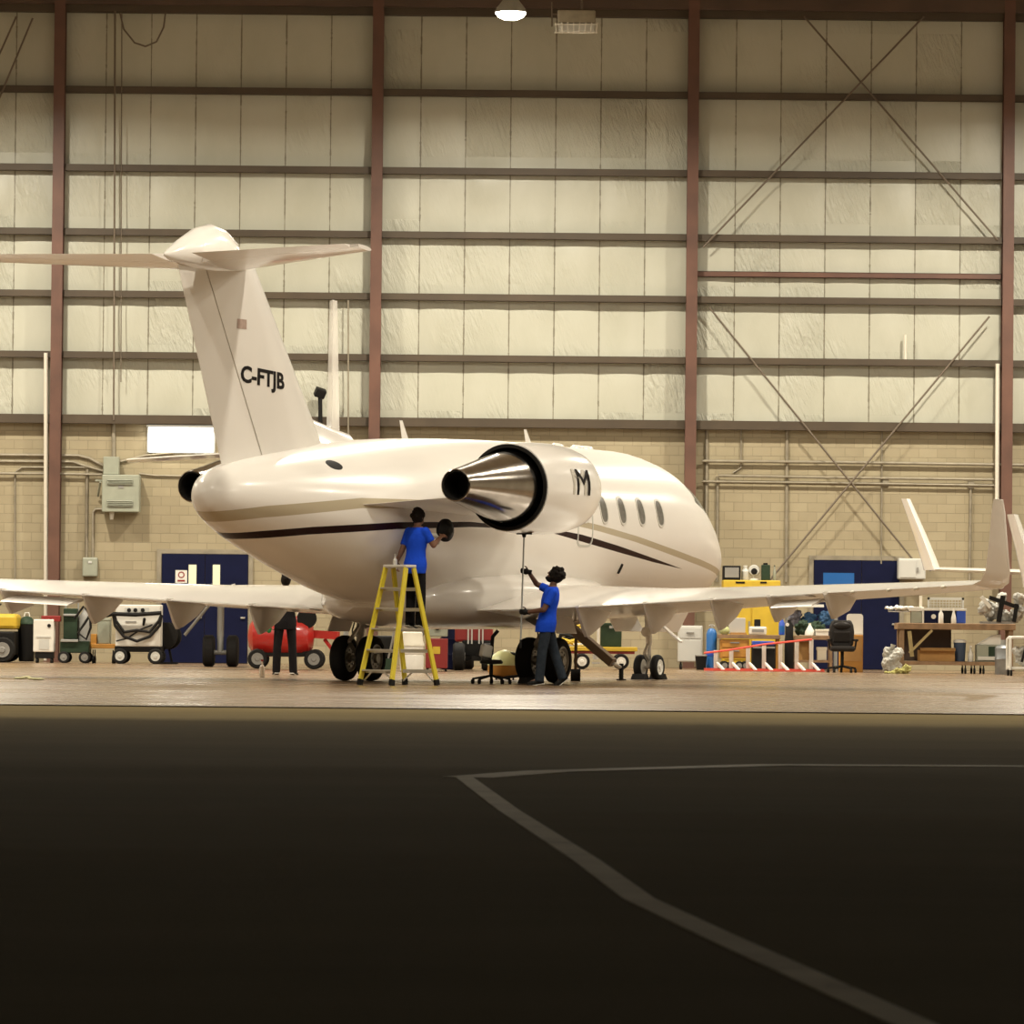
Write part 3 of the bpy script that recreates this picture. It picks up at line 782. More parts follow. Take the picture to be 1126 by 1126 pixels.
# man reaching up with a long pole
mp = at(600, 752, 72.95); mp.z = 0
poleT, poleB = V((-.345, .2, 2.29)), V((-.385, -.13, .58))
def on_pole(z): return poleB + (poleT - poleB) * ((z - poleB.z) / (poleT.z - poleB.z))
hl, hr_ = on_pole(1.74), on_pole(1.1)
J = dict(pel=(.0, .0, .93), neck=(.085, .0, 1.47), head=(.125, .0, 1.655), shR=(.07, .175, 1.42), elR=(-.15, .25, 1.53), wrR=hl + V((.085, .034, -.03)),
         shL=(.09, -.17, 1.4), elL=(-.04, -.22, 1.14), wrL=hr_ + V((.088, -.034, .0)), hipL=(-.0, -.09, .88), knL=(-.06, -.1, .49), anL=(-.1, -.09, .09), toeL=(-.3, -.12, .055),
         hipR=(.03, .11, .88), knR=(.13, .12, .5), anR=(.26, .1, .13), toeR=(.12, .06, .02))
human('person', 'man in blue shirt and dark jeans reaching up under the engine with a long pole', mp, J, (-.97, .12, 0), (-.84, -.05, .52), M['blue_shirt'], M['jeans'], M['skin_dark'],
      gloves=M['black'], hair_r=.024, beard=True, curl=1.35, palm=dict(R=(0, -1, 0), Rd=(-1, 0, .15), Rt=1, L=(0, 1, 0), Ld=(-1, 0, .05), Lt=-1), shoe=M['black'])
r = thing('mop', 'long-handled mop with a brown pad held up against the engine', 'mop', mp + poleB)
d_ = poleT - poleB
MB().cyl((0, 0, 0), d_, .013, n=10).build('handle', M['greymetal'], r)
MB().cyl((0, 0, -.02), d_ * .06, .018, n=10).build('grip', M['black'], r)
b = MB().box(d_ + V((-.0, 0, .0)), (.24, .12, .03)).cyl(d_ - V((0, 0, .06)), d_, .025, .04, 10)
b.build('mop_frame', M['black'], r, 0, .006)
M['mop_pad'] = mat('mop_pad', (.26, .13, .06), .95, noise_=.4, nscale=20, bump=1, bscale=60)
MB().ell(d_ + V((.015, 0, .03)), (.14, .08, .03), n=18, m=8).build('mop_pad', M['mop_pad'], r)
# yellow double-sided step ladder
LZ = math.radians(-37); lp = V(((440 - 563) / 74.6, 71.35, 0))
ld = thing('step_ladder', 'yellow double-sided step ladder beside the rear fuselage', 'ladder', lp, LZ)
M['fibre'] = mat('yellow_fibreglass', (.74, .6, .04), .4, noise_=.12, nscale=3)
for s in (-1, 1):
    for e in (-1, 1):
        p0, p1 = V((e * .3, s * .54, .03)), V((e * .19, s * .09, 1.73))
        rail = MB().bar(p0, p1, .035, .085, (0, 1, 0)).build('rail', M['fibre'], ld, 0, .006)
        MB().bar(p0 - V((0, 0, .03)), p0 + (p1 - p0) * .035, .045, .1, (0, 1, 0)).build('foot', M['black'], rail, 0, .006)
    for z_ in (.22, .52, .83, 1.13, 1.43):
        t = z_ / 1.73; y = s * (.54 - .45 * t); w = .3 - .11 * t
        MB().box((0, y, z_), (2 * w - .03, .09, .022)).box((0, y - s * .04, z_ - .02), (2 * w - .03, .008, .04)).build('step', M['alu'], ld, 0)
    for e in (-1, 1):
        MB().bar((e * .28, s * .47, .06), (e * .1, s * .49, .21), .015, .02).build('foot_brace', M['alu'], ld, 0)
MB().box((0, 0, 1.755), (.43, .26, .04)).build('top_plate', M['offwhite'], ld, 0, .01)
for e in (-1, 1): MB().bar((e * .25, -.33, .83), (e * .25, .33, .83), .01, .02).build('spreader', M['alu'], ld, 0)
# man on the ladder, standing on the far steps
def lad(x, y, z): return lp + Euler((0, 0, LZ)).to_matrix() @ V((x, y, z))
wp = lad(.0, .37, .85)
J = dict(pel=(0, .0, .93), neck=(.03, .03, 1.47), head=(.04, .06, 1.635), shL=(-.1, .15, 1.42), elL=(-.2, .09, 1.14), wrL=(-.27, .07, .98),
         shR=(.15, -.1, 1.42), elR=(.27, -.1, 1.22), wrR=(.38, .1, 1.36), hipL=(-.07, .06, .88), knL=(-.06, .09, .49), anL=(-.07, .04, .085), toeL=(.02, .15, .045),
         hipR=(.07, -.06, .88), knR=(.09, -.03, .49), anR=(.08, -.06, .085), toeR=(.17, .06, .045))
human('person', 'man in blue shirt standing on the far side of the yellow ladder', wp, J, (.75, .66, 0), (.6, .78, .05), M['blue_shirt'], M['darkcloth'], M['skin_mid'], curl=.8,
      palm=dict(L=(.5, -.3, 0), Ld=(-.2, .1, -1), Lt=-1, R=(.3, .8, -.3), Rd=(.6, .7, .2), Rt=1), shoe=M['black'])
# round polishing pad he holds to the fuselage
pp = at(485.5, 583, 71.95)
r = thing('polishing_machine', 'polisher with a round black pad held by the man on the ladder', 'polisher', pp)
MB().lathe([(0, .15), (.03, .172), (.07, .172), (.1, .12), (.16, .05)], (.02, .06, 0), (.75, -.66, 0), 28).build('pad', M['black'], r)
MB().cap((-.02, -.04, -.1), (-.2, -.04, -.05), .045, .04).build('machine_body', M['cream'], r)
MB().tube([(-.02, -.05, -.1), (-.04, -.07, -.18), (-.05, -.05, -.2)], .02).build('side_grip', M['grey_light'], r)
r = thing('spray_bottle', 'white spray bottle held in the hand of the man on the ladder', 'bottle', wp + V((-.3, -.0, .86)))
MB().lathe([(0, .03), (.005, .036), (.14, .036), (.17, .014), (.2, .014)], (0, 0, 0), (0, 0, 1), 20).build('bottle_body', M['offwhite'], r)
MB().box((0, .015, .215), (.025, .07, .03)).build('trigger', M['grey_light'], r, 0, .004)
# dark-clothed person behind the far wing
dp = at(313, 744, 85); dp.z = 0
J = dict(pel=(0, 0, .93), neck=(0, .01, 1.49), head=(0, .03, 1.65), shL=(-.19, 0, 1.43), elL=(-.25, .02, 1.15), wrL=(-.25, -.06, .92),
         shR=(.19, 0, 1.43), elR=(.25, .05, 1.17), wrR=(.08, -.2, 1.3), hipL=(-.1, 0, .88), knL=(-.135, -.01, .49), anL=(-.15, .02, .085), toeL=(-.19, .14, .045),
         hipR=(.1, 0, .88), knR=(.13, .0, .49), anR=(.15, .02, .085), toeR=(.2, .14, .045))
human('person', 'person in black clothes, back turned, standing behind the far wing by the red tank', dp, J, (0, 1, 0), (-.1, 1, -.08), M['darkcloth'], M['darkcloth'], M['skin_mid'],
      curl=.7, longs=True, palm=dict(L=(1, 0, 0), Lt=1, R=(-1, 0, 0), Rt=-1), shoe=M['black'])
r = MB().ell((0, 0, 0), (.07, .05, .1), n=14, m=8).ell((.02, 0, -.08), (.05, .04, .07), n=12, m=8)
M['green_rag'] = mat('green_cloth', (.03, .25, .09), .9, bump=.6, bscale=25)
o = remesh(r, 'cleaning_rag', M['green_rag'], None, .01, 3); o.location = dp + V((-.3, -.09, .88)); tag(o, 'green rag held by the person in black', 'rag')
o = MB().lathe([(0, .03), (.01, .045), (.16, .045), (.2, .03), (.21, .018), (.27, .018), (.275, .01)], (0, 0, 0), (0, 0, 1), 20)
p = ground(288, 745); r = thing('plastic_bottle', 'small pale bottle standing on the floor left of the person in black', 'bottle', p)
o.build('bottle_body', mat('clear_plastic', (.7, .62, .52), .25, trans=.5), r)
MB().cyl((0, 0, .27), (0, 0, .3), .022, n=14).build('bottle_cap', M['red'], r)
# rolling stool, vacuum, tow bar, chocks
p = ground(540, 752); r = thing('rolling_stool', 'low black five-wheeled stool in front of the yellow vacuum', 'stool', p, .3)
b = MB().cyl((0, 0, .1), (0, 0, .3), .03, n=12)
for k in range(5):
    a = 2 * PI * k / 5; b.bar((0, 0, .13), (.3 * math.cos(a), .3 * math.sin(a), .075), .04, .03)
b.build('base', M['black'], r, 0, .004)
for k in range(5):
    a = 2 * PI * k / 5; c = V((.3 * math.cos(a), .3 * math.sin(a), .035))
    MB().cyl(c + V((-.02, 0, 0)), c + V((.02, 0, 0)), .035, n=14).cyl(c, c + V((0, 0, .05)), .01, n=6).build('caster', M['rubber'], r)
MB().lathe([(.3, .05), (.31, .17), (.34, .18), (.37, .15), (.375, .01)], (0, 0, 0), (0, 0, 1), 24).build('seat', M['leather'], r)
MB().tube([(.0, .1, .34), (.05, .15, .5), (.06, .14, .72), (.14, .12, .82)], .03).build('back_post', M['black'], r)
MB().box((-.08, .02, .5), (.18, .12, .2), (0, .2, .3)).build('folded_towel', M['offwhite'], r, 0, .03)
p = ground(555, 747.5); r = thing('wet_vacuum', 'round yellow vacuum with a pale top behind the black stool', 'vacuum cleaner', p)
MB().lathe([(.05, .2), (.08, .26), (.16, .29), (.24, .28)], (0, 0, 0), (0, 0, 1), 28).build('tank', M['orange'], r)
MB().lathe([(.24, .29), (.3, .28), (.4, .22), (.47, .12), (.5, .02)], (0, 0, 0), (0, 0, 1), 28).build('motor_head', mat('pale_lime', (.62, .62, .3), .4), r)
MB().tube([(.1, -.1, .44), (.26, -.2, .42), (.36, -.22, .25), (.3, -.3, .08), (.0, -.42, .04)], .025).build('hose', M['black'], r)
for k in range(4):
    a = PI / 4 + PI / 2 * k; MB().cyl((.2 * math.cos(a) - .015, .2 * math.sin(a), .03), (.2 * math.cos(a) + .015, .2 * math.sin(a), .03), .03, n=12).cyl((.2 * math.cos(a), .2 * math.sin(a), .03), (.2 * math.cos(a), .2 * math.sin(a), .1), .01, n=6).build('caster', M['rubber'], r)
p0 = at(628, 690, 79.5); p1 = at(674, 729, 79.0); p2 = ground(683, 748)
r = thing('tow_bar', 'grey-brown tow bar sloping down to a small jack foot near the nose wheels', 'tow bar', V((p2.x, p2.y, 0)))
o = V((p2.x, p2.y, 0)); M['towbar'] = mat('tow_bar_paint', (.2, .14, .09), .5, noise_=.2)
e1 = V((0, 0, .28)); t0, t1 = p0 - o, p1 - o
MB().bar(t0, t1, .12, .15).build('beam', M['towbar'], r, 0, .01)
MB().cyl(t1, e1 + V((-.02, 0, -.06)), .03, n=12).build('tow_eye_rod', M['alu'], r)
MB().cyl((0, 0, .012), e1, .04, n=14).box((0, 0, .01), (.16, .16, .02)).build('jack_foot', M['black'], r, 0)
a_ = V((t0.x, t0.y, 0)); MB().bar(t0 + V((.08, 0, 0)), a_ + V((.08, 0, .06)), .05, .05).build('prop', M['towbar'], r, 0)
MB().cyl(a_ + V((0, 0, .1)), a_ + V((.16, 0, .1)), .1, n=20).build('wheel', M['rubber'], r)
def jw(x, y): return V((-1.0 + x * math.sin(math.radians(25)) - y * math.cos(math.radians(25)), 76 + x * math.cos(math.radians(25)) + y * math.sin(math.radians(25)), 0))
ck = MB().prism([(-.12, 0), (.12, 0), (.04, .1), (-.04, .1)], 'y', -.13, .13)
for i, (q, lab) in enumerate((((7.62, 0), 'black wheel chock behind the nose wheels'), ((8.4, 0), 'black wheel chock ahead of the nose wheels'), ((-.42, -1.6), 'black wheel chock behind the right main wheels'))):
    o = ck.build('wheel_chock', M['rubber'], None, 0, .008) if i == 0 else dup(o0)
    if i == 0: o0 = o
    o.location = jw(*q); o.rotation_euler = (0, 0, math.radians(65)); tag(o, lab, 'wheel chock', 'wheel chocks under the jet')
# ------------------------------------------------------------ wall-mounted things
def rect(x0, y0, x1, y1, D):
    ym, xm = (y0 + y1) / 2, (x0 + x1) / 2
    return at(x0, ym, D).x, at(x1, ym, D).x, at(xm, y1, D).z, at(xm, y0, D).z
class Thing:
    """a thing laid out from photo measurements at its own depth"""
    def __init__(s, name, label, cat, px, D, z=0.0, group=None, py=None):
        s.D = D; zz = at(px, py, D).z if py is not None else z
        s.o = V((at(px, 730 if py is None else py, D).x, D, zz)); s.r = thing(name, label, cat, s.o, 0, group)
    def P(s, px, py, dy=0.0): return at(px, py, s.D) - s.o + V((0, dy, 0))
    def box(s, name, m, x0, y0, x1, y1, dep=.4, dy=0.0, z0=None, bev=.01, par=None, label=None):
        a, b, c, d = rect(x0, y0, x1, y1, s.D)
        if z0 is not None: c = z0 + s.o.z
        return MB().bb(V((a, s.D + dy, c)) - s.o, V((b, s.D + dy + dep, d)) - s.o).build(name, m, par or s.r, 0, bev, label)
    def mesh(s, name, m, mb, par=None, smooth=35, bev=0): return mb.build(name, m, par or s.r, smooth, bev)
    def wheel(s, px, r, y, w=.06, m=None, z=None, par=None):
        x = s.P(px, 730).x; z = r - s.o.z if z is None else z
        t = MB().lathe([(-w / 2, r * .6), (-w / 2, r * .9), (-w / 4, r), (w / 4, r), (w / 2, r * .9), (w / 2, r * .6)], (x, y, z), (0, 1, 0), 20).build('wheel', M['rubber'], par or s.r, 35)
        MB().lathe([(-w * .4, r * .62), (-w * .55, r * .6), (-w * .52, r * .25), (-w * .65, r * .2), (-w * .65, .002)], (x, y, z), (0, 1, 0), 16).lathe([(w * .4, r * .62), (w * .55, r * .58), (w * .55, .002)], (x, y, z), (0, 1, 0), 16).build('hub', m or M['grey_mid'], t, 35)
        return t
    def casters(s, pxs, y0, y1, r=.05, top=.14):
        for px in pxs:
            for y in (y0, y1):
                x = s.P(px, 730).x
                MB().cyl((x - .02, y, r - s.o.z), (x + .02, y, r - s.o.z), r, n=12).bb((x - .012, y - .012, r - s.o.z), (x + .012, y + .012, top - s.o.z)).build('caster', M['rubber'], s.r, 35)
WALL = YW - .02
def door(n, x0, y0, x1, seam, label, deco):
    a, b, _, z1 = rect(x0, y0, x1, 727, WALL)
    o = MB().bb((a - .1, WALL - .05, 0), (a, WALL, z1 + .1)).bb((b, WALL - .05, 0), (b + .1, WALL, z1 + .1)).bb((a, WALL - .05, z1), (b, WALL, z1 + .1)).build('door_%d' % n, M['conduit'], None, 0)
    tag(o, label, kind='structure')
    xs_ = [a + .01] + [at(s_, 680, WALL).x for s_ in seam] + [b - .01]
    for i, (u, v) in enumerate(zip(xs_[:-1], xs_[1:])):
        lf = MB().bb((u + .005, WALL - .045, .01), (v - .005, WALL - .002, z1 - .01)).build('door_leaf', M['blue_door'], o, 0, .004)
        MB().bb((v - .16, WALL - .09, 1.02), (v - .06, WALL - .04, 1.06)).build('door_handle', M['alu'], lf, 0, .005)
    deco(o)
M['door_lite'] = mat('lit_door_window', (.6, .56, .38), .3, emit=(1, .9, .55), estr=.35)
M['door_lite_blue'] = mat('blue_door_window', (.02, .1, .3), .2, coat=.4, emit=(.02, .16, .5), estr=.05)
def deco1(o):
    for x0, x1 in ((207.5, 216), (234, 242)):
        a, b, c, d = rect(x0, 621, x1, 655, WALL); MB().bb((a, WALL - .05, c), (b, WALL - .044, d)).build('door_window', M['door_lite'], o, 0)
    a, b, c, d = rect(193, 627, 206, 641, WALL); sg = MB().bb((a, WALL - .052, c), (b, WALL - .044, d)).build('door_sign', M['offwhite'], o, 0)
    MB().lathe([(0, .05), (.004, .05), (.004, .075), (0, .075)], ((a + b) / 2, WALL - .053, (c + d) / 2 + .04), (0, -1, 0), 20, True).build('sign_mark', M['red'], sg, 0)
    MB().bb((a + .05, WALL - .056, c + .03), (b - .05, WALL - .05, c + .07)).build('sign_mark', M['red'], sg, 0)
def deco2(o):
    a, b, c, d = rect(905, 630, 939, 662, WALL); MB().bb((a, WALL - .05, c), (b, WALL - .044, d)).build('door_window', M['door_lite_blue'], o, 0)
door(1, 177, 609, 273, [225], 'dark blue double door under the tail with two narrow lit windows', deco1)
door(2, 894, 616, 989, [947], 'dark blue door with a wide blue window on the right of the back wall', deco2)
# gas heater with louvres and its box
t = Thing('unit_heater', 'grey louvred heater cabinet mounted on the block wall left of the tail', 'heater', 133, WALL - .5, py=563)
t.box('cabinet', M['greygreen'], 112, 522, 153, 563, .46, 0, bev=.02)
for a, b in ((527, 533), (550, 557)):
    lv = t.box('louvre_panel', M['grey_mid'], 118, a, 146, b, .02, -.015, bev=0)
    p0, p1 = t.P(118, a), t.P(146, b)
    for k in range(4):
        z_ = p1.z + (p0.z - p1.z) * (k + .5) / 4
        MB().box(((p0.x + p1.x) / 2, -.03, z_), (p1.x - p0.x, .03, .008), (.6, 0, 0)).build('louvre', M['greygreen'], lv, 0)
t.box('badge', M['grey_mid'], 130, 534, 136, 537, .02, -.012, bev=0)
t.box('burner_box', M['greygreen'], 113, 502, 130, 521.5, .3, .12, bev=.01)
t.mesh('pilot_light', M['offwhite'], MB().cyl(t.P(122, 563, .2), t.P(122, 571, .2), .06, .04, 12))
t.mesh('bracket', M['greygreen'], MB().bar(t.P(110, 530, .1), t.P(106, 545, .4), .04, .04).bar(t.P(104, 528, .2), t.P(113, 528, .2), .04, .04))
t = Thing('junction_box', 'grey-green electrical box on the wall below the heater, left of the blue door', 'electrical box', 98.5, WALL - .2, py=634)
t.box('box_body', M['greygreen'], 90.5, 613, 107, 634, .2, 0, bev=.03)
t.box('latch', M['grey_light'], 97, 617, 101, 619.5, .02, -.015, bev=.004)
# bright wall light
t = Thing('wall_light', 'bright white lit light panel on the block wall behind the tail fin', 'light', 198, WALL - .25, py=497)
t.box('housing', M['greymetal'], 161, 467, 236, 470, .24, 0, bev=.01); t.box('back_plate', M['greymetal'], 161, 470, 236, 498, .05, .19, bev=0)
M['panel_glow'] = mat('wall_light_diffuser', (1, .98, .92), .5, emit=(1, .95, .82), estr=6)
t.box('diffuser', M['panel_glow'], 163, 470, 234, 497, .15, .02, bev=.02)
# unlit box light by the lamp
t = Thing('box_light', 'unlit box-shaped ceiling light with a wire guard beside the lit lamp', 'lamp', 634, 103.5, py=36)
t.box('housing', M['conduit'], 613, 11, 655, 25, .5, 0, bev=.03)
gd = t.box('glass', M['grey_light'], 614, 25.5, 654, 34, .42, .04, bev=.02)
for k in range(8):
    p = t.P(611 + 6.6 * k, 25, -.03); q = t.P(612 + 6.2 * k, 37, -.03); t.mesh('guard_wire', M['offwhite'], MB().cyl(p, q, .012, n=6), gd)
for y in (27, 36): t.mesh('guard_wire', M['offwhite'], MB().cyl(t.P(610, y, -.03), t.P(657, y, -.03), .012, n=6), gd)
t.mesh('hanger', M['cable'], MB().cyl(t.P(607, 28, .2), t.P(607, 1, .2), .02, n=6).cyl(t.P(613, 14, .25), t.P(607, 14, .2), .02, n=6).cyl(t.P(640, 11, .25), V((t.P(640, 11).x, .25, ZT - t.o.z)), .03, n=6))
# small floodlight on a post
t = Thing('floodlight', 'small black floodlight on a short post behind the tail fin', 'floodlight', 352, WALL - .35, py=472)
t.mesh('post', M['black'], MB().cyl(t.P(352.5, 472), t.P(352, 436), .05, n=10))
t.mesh('bracket', M['black'], MB().bar(t.P(352, 470), t.P(352, 470, .33), .06, .05))
t.mesh('lamp_head', M['black'], MB().box(t.P(352, 432), (.24, .2, .2), (.4, .3, .3)), bev=.02, smooth=0)
# pipes, conduits, cables: each a thing of its own
def run(name, label, cat, pts, rad, m, D=WALL - .04, group=None, n=8):
    P = [at(*(q[:2]), q[2] if len(q) > 2 else D) for q in pts]
    o = MB().tube([p - P[0] for p in P], rad, n).build(name, m, None, 50); o.location = P[0]
    return tag(o, label, cat, group)
DC = YW - .305
run('pipe', 'tall pale vertical pipe left of the left column', 'pipe', [(50.5, 388, DC), (50.5, 729.5, DC)], .05, M['whitepipe'])
run('pipe', 'tall pale vertical pipe beside the right column', 'pipe', [(1097, 400, DC), (1096, 640, DC)], .05, M['whitepipe'])
run('conduit', 'upper long conduit running into the heater from the left edge', 'conduit', [(-30, 500), (86, 501), (98, 504), (113, 512)], .035, M['conduit'])
run('conduit', 'lower long conduit running to the heater from the left edge', 'conduit', [(-30, 507), (80, 508), (92, 512), (113, 518)], .03, M['conduit'])
run('conduit', 'level conduit crossing the left column at heater height', 'conduit', [(-30, 520.5), (60, 521), (112, 522)], .03, M['conduit'], WALL - .11)
run('conduit', 'conduit that bends down the block wall at the far left', 'conduit', [(96, 514), (24, 514), (18, 518), (16.5, 524), (16.5, 640)], .022, M['conduit'])
run('conduit', 'vertical conduit from the heater height down to the electrical box', 'conduit', [(96, 516), (95.5, 530), (95, 614)], .035, M['conduit'])
run('conduit', 'short bent conduit from the heater side down to the electrical box', 'conduit', [(113, 560), (105, 560), (102.5, 563), (102, 614)], .03, M['conduit'])
run('conduit', 'long level conduit from the heater to the tail', 'conduit', [(153, 521), (170, 523), (240, 524.5)], .022, M['conduit'])
run('conduit', 'wavy cable bundle rising from the heater towards the wall light', 'conduit', [(131, 508), (160, 501), (190, 498)], .03, M['conduit'])
run('conduit', 'vertical conduit above the heater in the left bay', 'conduit', [(125, 502), (124.5, 466)], .045, M['conduit'])
run('cable', 'long dark vertical cable down the left bay to the heater', 'cable', [(126.5, 12, DC), (126, 200, DC), (125, 462, DC)], .022, M['cable'])
run('cable', 'thinner dark vertical cable right of the long one in the left bay', 'cable', [(134, 14, DC), (133.5, 200, DC), (133, 420, DC)], .012, M['cable'])
run('cable', 'slack loop of cable under the eave beam in the left bay', 'cable', [(132, 14, DC), (136, 32, DC), (148, 47, DC), (160, 51, DC), (172, 46, DC), (180, 30, DC), (182, 14, DC)], .02, M['cable'])
run('cable', 'thin cable hanging right of the white spike behind the tail', 'cable', [(383, 330, DC), (383, 480, DC)], .018, M['conduit'])
run('conduit', 'upper level conduit across the block wall in the right bay', 'conduit', [(772, 507), (930, 508.5), (1097, 511), (1160, 512)], .035, M['conduit'], WALL - .11)
run('conduit', 'middle level conduit across the block wall in the right bay', 'conduit', [(790, 523), (900, 525), (1095, 527.5)], .028, M['conduit'], WALL - .11)
run('conduit', 'lower level conduit across the block wall in the right bay', 'conduit', [(772, 529.5), (900, 531), (1095, 534)], .028, M['conduit'], WALL - .11)
run('conduit', 'vertical conduit down the middle of the right bay block wall', 'conduit', [(865.5, 470), (864.5, 640)], .035, M['conduit'])
run('conduit', 'vertical conduit beside the jet nose, nearer the column', 'conduit', [(777.5, 472), (776, 640)], .035, M['conduit'])
run('conduit', 'vertical conduit beside the jet nose, further from the column', 'conduit', [(789, 524), (788.5, 640)], .03, M['conduit'])
run('conduit', 'vertical conduit behind the far winglet', 'conduit', [(970, 470), (969, 620)], .02, M['conduit'])
run('conduit', 'vertical conduit between the winglets', 'conduit', [(1067.5, 532), (1066, 640)], .03, M['conduit'])
run('conduit', 'short hooked conduit near the top of the right bay block wall', 'conduit', [(782, 462), (808, 464), (815, 470), (815, 514), (806, 520)], .022, M['conduit'])
for px, py in ((974, 531), (1068, 533)):
    t = Thing('conduit_box', 'small conduit box on the right bay block wall, ' + ('above the far winglet' if px < 1000 else 'nearest the right column'), 'electrical box', px, WALL - .1, py=py + 4)
    t.box('cover', M['conduit'], px - 3.5, py - 4, px + 3.5, py + 4, .1, 0, bev=.01); t.mesh('screw', M['greymetal'], MB().cyl(t.P(px, py, -.01), t.P(px, py, .02), .015, n=8))
BR = YW - .31
for pts, lab in ((((884, 18), (1097, 264)), 'upper cross-brace rod falling to the right in the right bay'), (((1016, 18), (773, 272)), 'upper cross-brace rod rising to the right in the right bay'),
                 (((780, 338), (1003, 614)), 'lower cross-brace rod falling to the right in the right bay'), (((1088, 348), (838, 648)), 'lower cross-brace rod rising to the right in the right bay'),
                 (((36, 20), (-60, 250)), 'thin brace rod at the top left edge'), (((18, 18), (-50, 170)), 'second thin brace rod at the top left edge')):
    bd = BR - (.045 if 'rising' in lab or 'second' in lab else 0)
    run('brace_rod', lab, 'brace rod', [(*pts[0], bd), (*pts[1], bd)], .022, M['cable'], n=8)
# torn facing and taped pieces
run('pole', 'short pale stick standing on a girt in the right bay', 'stick', [(995.5, 368, WALL - .2), (995.5, 397.5, WALL - .2)], .03, M['whitepipe'])
# ------------------------------------------------------------ parked aircraft behind
t = Thing('parked_airplane', 'white airplane parked behind the jet, its thin tall fin showing over the fuselage', 'airplane', 372, 101.0)
def circ(cx, cz, r, y, n=24, rz=None): return [V((cx + r * math.cos(2 * PI * i / n), y, cz + (rz or r) * math.sin(2 * PI * i / n))) for i in range(n)]
t.mesh('fuselage', M['white'], MB().loft([circ(0, 3.3, .1, -4.8), circ(0, 3.25, .4, -4.2), circ(0, 3.05, .8, -2.4), circ(0, 2.95, .95, -.8), circ(0, 2.95, .95, 3.0), circ(0, 2.85, .85, 4.4), circ(0, 2.7, .5, 5.6), circ(0, 2.6, .1, 6.2)]), smooth=60)
zt = at(372, 334, 97).z; r0, r1 = .16, .075
fn = t.mesh('tail_fin', M['white'], MB().loft([[V((s * r0, y, 3.3)) for s, y in ((0, -4.9), (-1, -4.2), (-.6, -2.2), (0, -1.9), (.6, -2.2), (1, -4.2))], [V((s * r1, y, zt)) for s, y in ((0, -5.2), (-1, -4.8), (-.6, -4.0), (0, -3.9), (.6, -4.0), (1, -4.8))]]))
ztp = at(200, 501, 97).z
for s in (-1, 1):
    t.mesh('tailplane', M['white'], MB().loft([[V((s * .05, y, ztp + .16 + d)) for y, d in ((-4.9, 0), (-4.2, .06), (-3.0, .05), (-2.7, 0), (-3.0, -.05), (-4.2, -.06))], [V((s * 4.1, y, ztp - .12 + d)) for y, d in ((-4.7, 0), (-4.4, .035), (-3.8, .03), (-3.6, 0), (-3.8, -.03), (-4.4, -.035))]]))
    t.mesh('wing', M['white'], MB().loft([[V((s * .7, y, 1.6 + d)) for y, d in ((-.9, 0), (-.2, .12), (1.0, .14), (1.5, 0), (1.0, -.12), (-.2, -.1))], [V((s * 4.6, y, 1.62 + d)) for y, d in ((-.3, 0), (.1, .06), (.6, .06), (.8, 0), (.6, -.05), (.1, -.05))]]))
    gx = s * 2.45
    st = t.mesh('main_gear_strut', M['greymetal'], MB().cyl((gx, -.3, .3), (gx, -.2, 1.6), .07).cyl((gx - .3, -.3, .3), (gx + .3, -.3, .3), .05))
    t.mesh('side_brace', M['greymetal'], MB().cyl((gx, -.2, 1.6), (gx - .75, -.2, .35 + .3), .035, n=8), st)
    t.mesh('gear_linkage', M['alu'], MB().cyl((gx - .25, -.3, 1.5), (gx + .3, -.25, 1.7), .04, n=8).box((gx, -.3, 1.55), (.4, .15, .12)), st)
    for q in (-.18, .2):
        MB().lathe([(-.11, .18), (-.12, .28), (-.08, .33), (.08, .33), (.12, .28), (.11, .18)], (gx + q * 1.3, -.3, .33), (1, 0, 0), 24).build('wheel', M['rubber'], st, 35)
MB().cyl((0, 4.5, .25), (0, 4.6, 2.2), .06).build('nose_gear_strut', M['greymetal'], t.r)
MB().lathe([(-.08, .1), (-.09, .2), (-.05, .25), (.05, .25), (.09, .2), (.08, .1)], (0, 4.5, .25), (1, 0, 0), 20).build('wheel', M['rubber'], t.r, 35)
